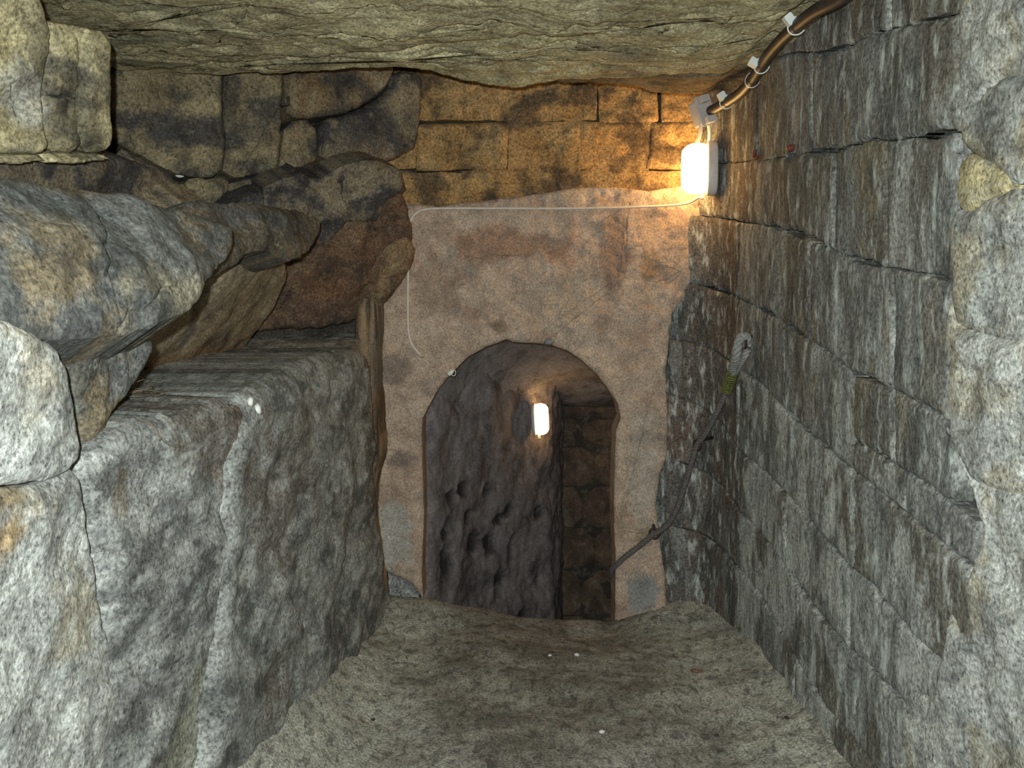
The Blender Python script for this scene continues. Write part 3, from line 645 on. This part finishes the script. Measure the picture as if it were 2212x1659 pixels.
# sloping vault: springs from the arch and closes down on the far corner
nu, nv = 60, 60
V = []; Fc = []
ilc, irc = IL.c[::6], IR.c[::6]
for j in range(nv+1):
    y = 5.14+2.2*j/nv
    for i in range(nu+1):
        x = -.75+2.15*i/nu; q = np.array([x, y])
        il_ = np.interp(y, IL.c[:, 1], IL.c[:, 0]); ir_ = np.interp(y, IR.c[:, 1], IR.c[:, 0])
        dl_ = np.linalg.norm(ilc-q, axis=1).min()*(1 if x > il_ else 0); dr_ = np.linalg.norm(irc-q, axis=1).min()*(1 if x < ir_ else 0)
        m_ = min(min(dl_, dr_)/.5, 1.0)
        V.append((x, y, 1.07-.17*float(sst(6.3, 7.0, np.array(y)))+.46*math.sqrt(1-(1-m_)**2)*float(1-sst(5.3, 6.9, np.array(y)))))
V = np.array(V); V[:, 2] += .03*fbm(V*3.1, 4) + .004*fbm(V*14, 2)
for j in range(nv):
    for i in range(nu):
        k = j*(nu+1)+i; Fc.append((k, k+nu+1, k+nu+2, k+1))
ceil_far = link('ceiling_far', mesh_np('ceiling_far', V, Fc, paint(V, ((.26, .24, .245), [((.19, .17, .175), (3, 3, 3), .1, .2, .7)]), 5)), M_INNER)
tag(ceil_far, 'dark sloping rock vault over the passage beyond the arch', 'ceiling', kind='structure')

# ------------------------------------------------------------------ floor
def floor_z(x, y):
    P = np.stack([x, y, 0*x], 1)
    le = np.interp(y, [2.0, 3.2, 4.0, 4.9], [-.84, -.82, -.80, -.70])
    re = np.interp(y, [2.0, 3.4, 4.3, 4.7, 5.1], [1.06, 1.10, 1.12, 1.08, 1.0])
    dl = np.clip(1-(x-le)/.38, 0, 1.5); dr = np.clip(1-(re-x)/.34, 0, 1.5)
    z = .22*dl**2*sst(4.6, 3.4, y) + .08*dl**2*sst(5.1, 3.6, y) + .05*dl*sst(4.2, 5.0, y) + .08*dr**2*(1-.5*sst(4.2, 4.8, y))
    z += .0*x - .10*np.exp(-((x-.35)/.38)**2)*sst(4.2, 4.9, y)
    z += .035*fbm(P*1.3+2, 3) + .012*fbm(P*5, 4) + .004*fbm(P*17, 3)
    z += .035*np.exp(-((x-.32)/.16)**2-((y-4.95)/.2)**2) + .03*np.exp(-((x+.4)/.22)**2-((y-4.95)/.25)**2)
    edge = 5.0 + .03*fbm(P*np.array([4, 0, 0])+7, 2)
    z -= .9*sst(0, .35, y-edge)*(np.abs(x+.0) < 3)
    return z
nx, ny = 190, 330
gx, gy = np.meshgrid(np.linspace(-1.35, 1.4, nx), np.linspace(.4, 7.3, ny))
fx, fy = gx.ravel(), gy.ravel()
fz = floor_z(fx, fy)
FP = np.stack([fx, fy, fz], 1)
fcol = paint(FP, P_FLOOR, 3)
le = np.interp(fy, [2.0, 3.2, 4.0, 4.9], [-.80, -.78, -.80, -.70]); re = np.interp(fy, [2.0, 3.4, 4.3, 4.9], [1.06, 1.10, 1.12, 1.05])
nz = fbm(FP*3.3, 5, .6)
ml = (1-sst(.16, .62, (fx-le)+.22*nz))*.9; mr = (1-sst(.12, .6, (re-fx)+.22*nz))*.85
m = np.maximum(ml, mr)[:, None]
fcol = fcol*(1-m)+np.array((.52, .52, .46))*m
faces = [(j*nx+i, j*nx+i+1, (j+1)*nx+i+1, (j+1)*nx+i) for j in range(ny-1) for i in range(nx-1)]
floor = link('floor', mesh_np('floor', FP, faces, fcol), M_FLOOR)
tag(floor, 'trodden brown earth floor with pale dust banked along both walls', 'floor', kind='structure')

# ------------------------------------------------------------------ fittings
def tube(path, rad, seg_=10, caps=True):
    p = np.array(path, float); n = len(p); t = np.gradient(p, axis=0); t /= np.linalg.norm(t, axis=1)[:, None]
    rad = np.full(n, rad) if np.isscalar(rad) else np.array(rad)
    up_ = np.array([.13, .21, .97]); V = []; Fs = []
    nrm = np.cross(t[0], up_); nrm /= np.linalg.norm(nrm)
    for i in range(n):
        nrm = nrm-t[i]*np.dot(nrm, t[i]); nrm /= np.linalg.norm(nrm); b = np.cross(t[i], nrm)
        for k in range(seg_):
            a = 2*math.pi*k/seg_; V.append(p[i]+rad[i]*(math.cos(a)*nrm+math.sin(a)*b))
    for i in range(n-1):
        for k in range(seg_): Fs.append((i*seg_+k, i*seg_+(k+1) % seg_, (i+1)*seg_+(k+1) % seg_, (i+1)*seg_+k))
    if caps: Fs.append(tuple(range(seg_))[::-1]); Fs.append(tuple((n-1)*seg_+k for k in range(seg_)))
    return V, Fs
def merge(*parts):
    V = []; Fs = []
    for v, f in parts:
        b = len(V); V += [tuple(x) for x in v]; Fs += [tuple(i+b for i in q) for q in f]
    return V, Fs
def smooth_path(pts, n=12):
    pts = np.array(pts, float); e = np.concatenate([[2*pts[0]-pts[1]], pts, [2*pts[-1]-pts[-2]]]); o = []
    for i in range(len(pts)-1):
        p0, p1, p2, p3 = e[i:i+4]
        for k in range(n):
            f = k/n; o.append(.5*((2*p1)+(-p0+p2)*f+(2*p0-5*p1+4*p2-p3)*f*f+(-p0+3*p1-3*p2+p3)*f**3))
    o.append(pts[-1]); return np.array(o)
def add(name, VF, mat, parent=None, smooth=True, origin=None):
    V, Fs = VF; V = np.array(V, float)
    loc = np.zeros(3)
    if origin is not None: loc = np.array(origin, float); V = V-loc
    me = mesh_np(name, V, Fs, None, smooth); o = link(name, me, mat, parent); o.location = loc
    return o
def lump(r, seed, squash=(1, 1, 1), n=2):
    import bmesh
    bm = bmesh.new(); bmesh.ops.create_icosphere(bm, subdivisions=n, radius=1)
    V = np.array([v.co[:] for v in bm.verts]); Fs = [tuple(v.index for v in f.verts) for f in bm.faces]; bm.free()
    V = V*(1+.35*fbm(V*1.3+seed, 3))[:, None]
    return V*r*np.array(squash), Fs
def bevbox(sx, sy, sz, b):
    import bmesh
    bm = bmesh.new(); bmesh.ops.create_cube(bm, size=1)
    for v in bm.verts: v.co = Vector((v.co.x*sx, v.co.y*sy, v.co.z*sz))
    bmesh.ops.bevel(bm, geom=bm.edges[:], offset=b, segments=2, affect='EDGES')
    bm.verts.index_update()
    V = [v.co[:] for v in bm.verts]; Fs = [tuple(v.index for v in f.verts) for f in bm.faces]; bm.free()
    return np.array(V), Fs

M_PLASTIC = plain('white_plastic', (.50, .47, .46), .45, var=.06)
M_COPPER = plain('brown_conduit', (.055, .040, .033), .5, spec=.3, var=.25, scale=25)
M_CABLE = plain('white_cable', (.62, .55, .48), .5, var=.08)
M_CLIP = plain('clip_white', (.74, .78, .76), .5, var=.05)
M_WIRE = plain('clip_wire', (.55, .55, .50), .35, metal=.6, var=.1)
M_ROPE = plain('rope_fibre', (.12, .105, .10), .85, var=.35, scale=90, bump=.4)
M_ROPE_NEW = plain('rope_eye', (.27, .265, .26), .7, var=.3, scale=90, bump=.3)
M_WHIP = plain('whipping_yellow', (.105, .11, .03), .7, var=.7, scale=120)
M_RUST = plain('rusty_iron', (.16, .045, .03), .7, spec=.4, var=.4, scale=60)
M_IRON = plain('dark_iron', (.05, .035, .03), .6, metal=.3, var=.4, scale=60)
M_CHIP = plain('pale_chip', (.62, .63, .60), .8, var=.15)
M_DARKCHIP = plain('dark_chip', (.035, .033, .03), .8, var=.3)
M_ROOT = plain('dry_root', (.15, .115, .075), .85, var=.35, scale=80)
M_WHITE_GLOW = glow('lamp_glow', (1.0, .57, .18), LAMP_STRENGTH)
M_INNER_GLOW = glow('inner_lamp_glow', (1.0, .58, .22), INNER_LAMP_STRENGTH)

def bulkhead(name, back, nrm, hgt, wid, dep, base_t, glow_m, label, cat, tilt=0.):
    """oval wall lamp: plate against the wall, glowing bowl in front of it"""
    n = np.array(nrm, float); n /= np.linalg.norm(n); u = np.cross([0, 0, 1], n); u /= np.linalg.norm(u); v = np.cross(n, u)
    e = empty(name, tuple(back)); tag(e, label, cat)
    def loft(prof, seg_=32, capf=True):
        V = []; Fs = []
        for (s, h) in prof:
            for k in range(seg_):
                a = 2*math.pi*k/seg_; c, s_ = math.cos(a), math.sin(a)
                c = math.copysign(abs(c)**.72, c); s_ = math.copysign(abs(s_)**.72, s_)
                V.append(n*h+u*(c*wid/2*s)+v*(s_*hgt/2*s))
        for i in range(len(prof)-1):
            for k in range(seg_): Fs.append((i*seg_+k, i*seg_+(k+1) % seg_, (i+1)*seg_+(k+1) % seg_, (i+1)*seg_+k))
        if capf: Fs.append(tuple((len(prof)-1)*seg_+k for k in range(seg_)))
        return V, Fs
    add('base_plate', loft([(.0, -.0), (.94, 0), (1.0, .008), (1.0, base_t-.006), (.97, base_t), (.3, base_t)]), M_PLASTIC, e)
    add('diffuser', loft([(.74, base_t), (.88, base_t+.006), (.93, base_t+dep*.28), (.93, base_t+dep*.55), (.85, base_t+dep*.82), (.68, base_t+dep), (.0, base_t+dep*1.01)], capf=False), glow_m, e)
    # fixing lug under the bowl
    q = -v*(hgt/2*1.03)+n*(base_t+.02)
    V, Fs = bevbox(.02, .02, .03, .004); add('lug', (np.array(V)+q, Fs), M_PLASTIC, e, smooth=False)
    return e
ln = np.array([-1.0, .10, 0]); ln /= np.linalg.norm(ln)
lb = at_y(1548, 364, 4.82)
lamp = bulkhead('bulkhead_lamp', lb, ln, .275, .16, .125, .050, M_WHITE_GLOW, 'glowing oval bulkhead lamp high on the right wall above the end of the rendered wall', 'lamp')
il_uv = IL.px(1150, 908); il_p = IL.P(np.array([il_uv]))[0]
inn = np.array([1.0, -.12, .05])
lamp2 = bulkhead('bulkhead_lamp', at_y(1150, 906, il_p[1]-.05), inn, .225, .13, .085, .02, M_INNER_GLOW, 'small glowing lamp on the dark rock wall seen through the arched doorway', 'lamp')

# junction box with two leads down to the lamp
jb = empty('junction_box', tuple(at_y(1522, 240, 4.72))); tag(jb, 'pale plastic junction box where the brown conduit ends above the glowing bulkhead lamp', 'box')
pd = at_y(1590, 205, 4.4)-at_y(1540, 236, 4.6); pd /= np.linalg.norm(pd)
zx = np.cross(pd, [0, 1, 0]); zx /= np.linalg.norm(zx); zy = np.cross(zx, pd)
R = np.stack([pd, zy, zx], 1)
def jpart(name, size, off, b, mat=M_PLASTIC):
    V, Fs = bevbox(*size, b); return add(name, ((np.array(V)+np.array(off)) @ R.T, Fs), mat, jb, smooth=False)
jpart('box_body', (.075, .085, .125), (-.03, 0, 0), .006)
jpart('box_lid', (.012, .088, .15), (.012, 0, 0), .004)
jpart('lid_lug', (.055, .05, .034), (.034, -.01, -.052), .003)
jpart('lid_lug', (.055, .05, .034), (.034, -.01, .052), .003)
jc = at_y(1522, 240, 4.72)
for a, b_ in (((1515, 268, 4.72), (1503, 318, 4.80)), ((1530, 262, 4.76), (1532, 310, 4.82))):
    A, B = at_y(*a), at_y(*b_); A2 = A+(jc-A)*.35; B2 = B-np.array([0, 0, .012])
    V, Fs = tube(smooth_path([A2, A, (A+B)/2+np.array([.004, -.004, 0]), B, B2], 6), .0105, 10)
    add('lead', (np.array(V)-jc, Fs), M_CABLE, jb)

# conduit and its clips
cp = smooth_path([at_y(1535, 239, 4.67), at_y(1560, 226, 4.53), at_y(1598, 202, 4.30), at_y(1626, 172, 4.08), at_y(1660, 119, 3.82), at_y(1690, 84, 3.62), at_y(1722, 55, 3.42), at_y(1765, 22, 3.2), at_y(1828, -12, 2.98), (1.085, 2.6, 2.60), (1.085, 1.7, 2.60), (1.085, .7, 2.60)], 10)
cond = empty('conduit', tuple(cp[0])); tag(cond, 'brown round conduit bending along the corner of ceiling and right wall', 'conduit')
V, Fs = tube(cp, .0235, 18); add('conduit_tube', (np.array(V)-cp[0], Fs), M_COPPER, cond)
def clip(px, py, plate=True):
    i = int(np.argmin([abs((W/2+F*(q[0]/(q[1]*_c-(q[2]-1.6)*_s)))-px) for q in cp])); q = cp[i]; t = cp[i+1]-cp[i-1]; t /= np.linalg.norm(t)
    vdir = EYE-q; vdir /= np.linalg.norm(vdir)
    side = np.cross(t, vdir); side /= np.linalg.norm(side)
    if side[0] > 0: side = -side
    tw = np.cross(side, t); tw *= np.sign(np.dot(tw, vdir))
    pth = [q+.030*(math.cos(a)*side+math.sin(a)*tw)+t*(-.018*math.sin(a)) for a in np.linspace(-.5, math.pi+.3, 22)]
    V, Fs = tube(pth, .0028, 6); h = add('clip_hoop', (np.array(V)-cp[0], Fs), M_CLIP if plate else M_WIRE, cond)
    if plate:
        V, Fs = bevbox(.040, .030, .040, .003); V = np.array(V)
        Rm = np.stack([t, tw, side], 1); add('clip_plate', ((V @ Rm.T)+q+side*.034+tw*.010-cp[0], Fs), M_CLIP, cond, smooth=False)
for a, b_, pl in ((1722, 58, True), (1646, 140, True), (1625, 172, False), (1570, 212, True)): clip(a, b_, pl)

# white cable over the end wall
yc = 4.965
cab = smooth_path([at_y(1512, 425, 4.85), at_y(1480, 440, 4.93), at_y(1400, 446, yc), at_y(1250, 450, yc), at_y(1080, 450, yc), at_y(960, 450, yc), at_y(915, 453, yc), at_y(893, 466, yc), at_y(884, 488, yc), at_y(884, 520, yc+.005), at_y(882, 560, yc), at_y(881, 640, yc), at_y(882, 710, yc), at_y(888, 740, yc), at_y(900, 758, yc), at_y(909, 768, yc+.01), at_y(910, 772, yc+.05)], 8)
tag(add('wall_cable', tube(cab, .0068, 8), M_CABLE, origin=cab[0]), 'thin white cable pinned across the rendered end wall and bent down its left side', 'cable')

# rope handrail on the right wall
def on_rw(px, py, off):
    uv = np.array([RW.px(px, py)]); return (RW.P(uv)+RW.N(uv)*off)[0]
def strands(path, r, pitch, n=3, seg_=7):
    p = np.array(path); L = np.concatenate([[0], np.cumsum(np.linalg.norm(np.diff(p, axis=0), axis=1))])
    m = max(20, int(L[-1]/pitch*14)); s = np.linspace(0, L[-1], m)
    q = np.stack([np.interp(s, L, p[:, k]) for k in range(3)], 1)
    t = np.gradient(q, axis=0); t /= np.linalg.norm(t, axis=1)[:, None]
    a = np.cross(t, [.2, 1, .1]); a /= np.linalg.norm(a, axis=1)[:, None]; b = np.cross(t, a)
    out = []
    for k in range(n):
        ph = 2*math.pi*(s/pitch+k/n)
        out.append(tube(q+r*.52*(np.cos(ph)[:, None]*a+np.sin(ph)[:, None]*b), r*.56, seg_))
    return merge(*out)
r_top = on_rw(1628, 734, .05); r_w0 = on_rw(1603, 803, .045); r_w1 = on_rw(1588, 846, .045)
r_ring2 = at_y(1506, 962, 4.74); r_ring3 = at_y(1413, 1153, 4.90)
rope = empty('rope_handrail', tuple(r_ring2)); tag(rope, 'twisted grey rope handrail hanging from iron rings down the right wall into the doorway', 'rope')
o_ = np.array(r_ring2)
def radd(name, VF, mat): return add(name, (np.array(VF[0])-o_, VF[1]), mat, rope)
radd('rope_eye', merge(strands(smooth_path([r_top+np.array([.02, 0, -.03]), r_top+np.array([.012, -.012, .012]), r_top+np.array([-.018, -.016, .004]), at_y(1590, 768, r_top[1]-.01), r_w0], 10), .022, .085),
                       strands(smooth_path([r_top+np.array([.026, .0, -.045]), at_y(1608, 770, r_top[1]+.01), r_w0+np.array([.012, 0, 0])], 10), .016, .07)), M_ROPE_NEW)
wp = smooth_path([r_w0, (r_w0+r_w1)/2, r_w1], 10)
hel = []
wl = np.linalg.norm(r_w1-r_w0); wt = (r_w1-r_w0)/wl; wa = np.cross(wt, [0, 1, 0]); wa /= np.linalg.norm(wa); wb = np.cross(wt, wa)
for a in np.linspace(0, 2*math.pi*9, 9*14): hel.append(r_w0+wt*wl*a/(2*math.pi*9)+.024*(math.cos(a)*wa+math.sin(a)*wb))
radd('whipping', merge(tube(hel, .0058, 6), tube(wp, .022, 12)), M_WHIP)
r1 = smooth_path([r_w0, r_w1, at_y(1546, 895, 4.62), at_y(1524, 935, 4.70), r_ring2, at_y(1492, 1005, 4.75), at_y(1476, 1055, 4.79), at_y(1462, 1098, 4.83), at_y(1440, 1135, 4.87), r_ring3, at_y(1385, 1176, 4.92), at_y(1350, 1203, 4.94), at_y(1332, 1220, 4.97), at_y(1322, 1232, 5.05), at_y(1326, 1250, 5.2)], 10)
radd('rope_length', strands(r1, .015, .056), M_ROPE)
def ring_bolt(c, n, label, R_=.03, mat=M_IRON):
    c = np.array(c); n = np.array(n, float); n /= np.linalg.norm(n); e = empty('ring_bolt', tuple(c)); tag(e, label, 'ring bolt', 'iron rings carrying the rope')
    a = np.array([0, 0, 1.]); b = np.cross(a, n)
    ring = [R_*(math.cos(t)*a*.9+math.sin(t)*(b*.8+n*.25)) for t in np.linspace(0, 2*math.pi, 26)]
    add('ring', tube(ring, .0065, 8, False), mat, e)
    add('shank', tube([n*0.0+a*R_*.9, a*R_*.9-n*.03, a*R_*.9-n*.14], .009, 10), mat, e)
ring_bolt(r_top+np.array([.012, -.004, -.012]), (-1, -.1, 0), 'iron ring bolt holding the topmost eye of the rope on the right wall')
ring_bolt(r_ring2, (-.7, -.7, 0), 'iron ring bolt halfway along the rope below its yellow whipping')
ring_bolt(r_ring3, (-.1, -1, 0), 'iron ring bolt on the right door jamb where the rope turns into the doorway')

# small iron stubs in the walls
hk = on_rw(1640, 342, .02); un = np.array([0, -.9, -.2])
e = add('iron_hook', tube(smooth_path([hk+np.array([0.0, .0, .035]), hk+np.array([-.004, .0, .01]), hk+np.array([0, -.01, 0]), hk+np.array([.012, -.05, -.002]), hk+np.array([.05, -.055, -.002])], 5), .008, 8), M_RUST, origin=hk); tag(e, 'bent red-rusted iron hook in the right wall beside the glowing bulkhead lamp', 'hook')
hk = on_rw(1715, 320, .012); V, Fs = bevbox(.03, .045, .024, .005)
e = add('iron_stub', (np.array(V)+hk, Fs), M_RUST, origin=hk); tag(e, 'short dark rusted iron stub in a joint of the right wall', 'stub')
hk = at_y(616, 222, 4.42)
e = add('iron_hook', tube(smooth_path([hk+np.array([.014, 0, .028]), hk+np.array([.014, 0, 0]), hk+np.array([.004, 0, -.010]), hk+np.array([-.02, .0, -.008]), hk+np.array([-.03, .06, -.004])], 5), .006, 8), M_IRON, origin=hk); tag(e, 'small dark iron hook high in the left wall between two stones', 'hook')
tg = at_y(975, 804, 4.96)
e = empty('cable_end', tuple(tg)); tag(e, 'small grey metal cable end hanging at the left shoulder of the arch', 'cable end')
add('sleeve', tube([(-.016, 0, -.012), (0, 0, 0), (.012, .0, .012)], [.014, .012, .006], 10), M_CLIP, e)
add('ring', tube([(.012+.012*math.cos(t), -.004, -.004+.016*math.sin(t)) for t in np.linspace(0, 2*math.pi, 18)], .0022, 6, False), M_WIRE, e)
V, Fs = lump(.022, 3, (1.1, .8, .8)); kp = at_y(1186, 739, 4.985); tag(add('stone_wedge', (np.array(V)+kp, Fs), plain('blue_grey_chip', (.22, .23, .25), .85), wall_back), 'blue-grey stone chip wedged in the crown of the arch')

# loose bits, laid on whatever surface stands at that spot
bpy.context.view_layer.update(); _dg = bpy.context.evaluated_depsgraph_get()
def land(px, py, back=.006):
    d = ray(px, py); d /= np.linalg.norm(d)
    ok, loc, *_ = SC.ray_cast(_dg, Vector(EYE), Vector(d))
    return np.array(loc)-d*back
def chip(name, px, py, y, r, sq, mat, label, cat, drop=None, group=None):
    p = at_y(px, py, y); V, Fs = lump(r, random.random()*30, sq, 1)
    o = add(name, (np.array(V)+p, Fs), mat, origin=p); tag(o, label, cat, group); return o
chip('pebble', 388, 380, land(388, 380)[1], .016, (1.5, 1, .6), M_CHIP, 'tiny white pebble on a stone edge high in the left wall', 'pebble')
chip('plaster_chip', 541, 868, land(541, 868)[1], .014, (.8, .8, 1.3), M_CHIP, 'upper of two white plaster flecks below the corner of the ledge', 'chip')
chip('plaster_chip', 557, 884, land(557, 884)[1], .017, (.8, .8, 1.3), M_CHIP, 'lower and larger of two white plaster flecks below the corner of the ledge', 'chip')
def on_floor(px, py):
    lo_, hi_ = 2.5, 5.6
    for _ in range(40):
        md = (lo_+hi_)/2; p = at_y(px, py, md)
        if p[2] > floor_z(np.array([p[0]]), np.array([p[1]]))[0]: lo_ = md
        else: hi_ = md
    return at_y(px, py, lo_)
for px, py, r, mat, lab in [(1700, 1553, .010, M_DARKCHIP, 'small black chip on pale dust by the foot of the right wall'), (1548, 1590, .008, M_DARKCHIP, 'tiny dark grain on the earth floor left of the black chip'),
                            (1246, 1416, .012, M_CHIP, 'small pale pebble in the middle of the earth floor'), (1188, 1417, .009, M_CHIP, 'tiny pale pebble just left of the other one on the earth floor'),
                            (1300, 1583, .011, M_CHIP, 'pale pebble on the front of the earth floor'), (806, 1556, .008, M_DARKCHIP, 'tiny dark chip on the pale dust near the ledge')]:
    p = on_floor(px, py); V, Fs = lump(r, random.random()*30, (1.2, 1, .7), 1)
    tag(add('pebble', (np.array(V)+p+np.array([0, 0, r*.4]), Fs), mat, origin=p), lab, 'pebble')
p = on_floor(1506, 1452)
tag(add('bent_wire', tube(smooth_path([p+np.array(q) for q in ((.04, .0, .006), (-.02, .01, .008), (-.028, 0, .007), (-.02, -.012, .006), (.03, -.014, .006))], 6), .0028, 6), M_RUST, origin=p), 'bent piece of rusty wire lying on the earth floor', 'wire')

# dry roots on the ledge
def on_top(px, py, off=.012):
    uv = np.array([TP.px(px, py)]); return (TP.P(uv)+TP.N(uv)*off)[0]
rt = on_top(270, 868, .01); tang = empty('root_tangle', tuple(rt)); tag(tang, 'tangle of thin dry roots on the near part of the ledge under the overhanging boulder', 'roots')
for k in range(11):
    pts = [rt]
    a = random.uniform(0, 6.28); q = np.array([0., 0, 0])
    pts = []
    for j in range(7):
        pts.append(q.copy()); a += random.uniform(-1.1, 1.1)
        q = q+np.array([math.cos(a)*.035, math.sin(a)*.06, random.uniform(-.012, .02)]); q[2] = min(max(q[2], .0), .06)
    sh = np.array([random.uniform(-.02, .07), random.uniform(-.08, .05), .016])
    add('root', tube(smooth_path(np.array(pts)+sh, 5), np.linspace(.0020, .0009, 31), 5), M_ROOT, tang)
def f1(px, py, off=.052):
    uv = np.array([F1.px(px, py)]); return (F1.P(uv)+F1.N(uv)*off)[0]
for path, lab in (([(318, 912), (335, 925), (345, 945), (362, 960), (382, 968)], 'longest thin dry root hanging over the lip of the grey ledge'), ([(350, 900), (365, 912), (375, 930)], 'short dry root on the ledge lip right of the longest hanging root'),
                  ([(300, 905), (325, 915), (340, 930), (350, 950)], 'dry root lying close along the left of the longest hanging root'), ([(240, 908), (262, 912), (285, 925)], 'short dry root on the ledge lip just below the root tangle'),
                  ([(375, 905), (400, 915), (425, 930), (432, 945)], 'faint dry root farthest along the ledge lip towards the doorway')):
    pts = [land(*q, .002) for q in path]
    tag(add('dry_root', tube(smooth_path(pts, 6), np.linspace(.0019, .0009, (len(path)-1)*6+1), 5), M_ROOT, origin=pts[0]), lab, 'root', 'loose roots on the ledge lip')
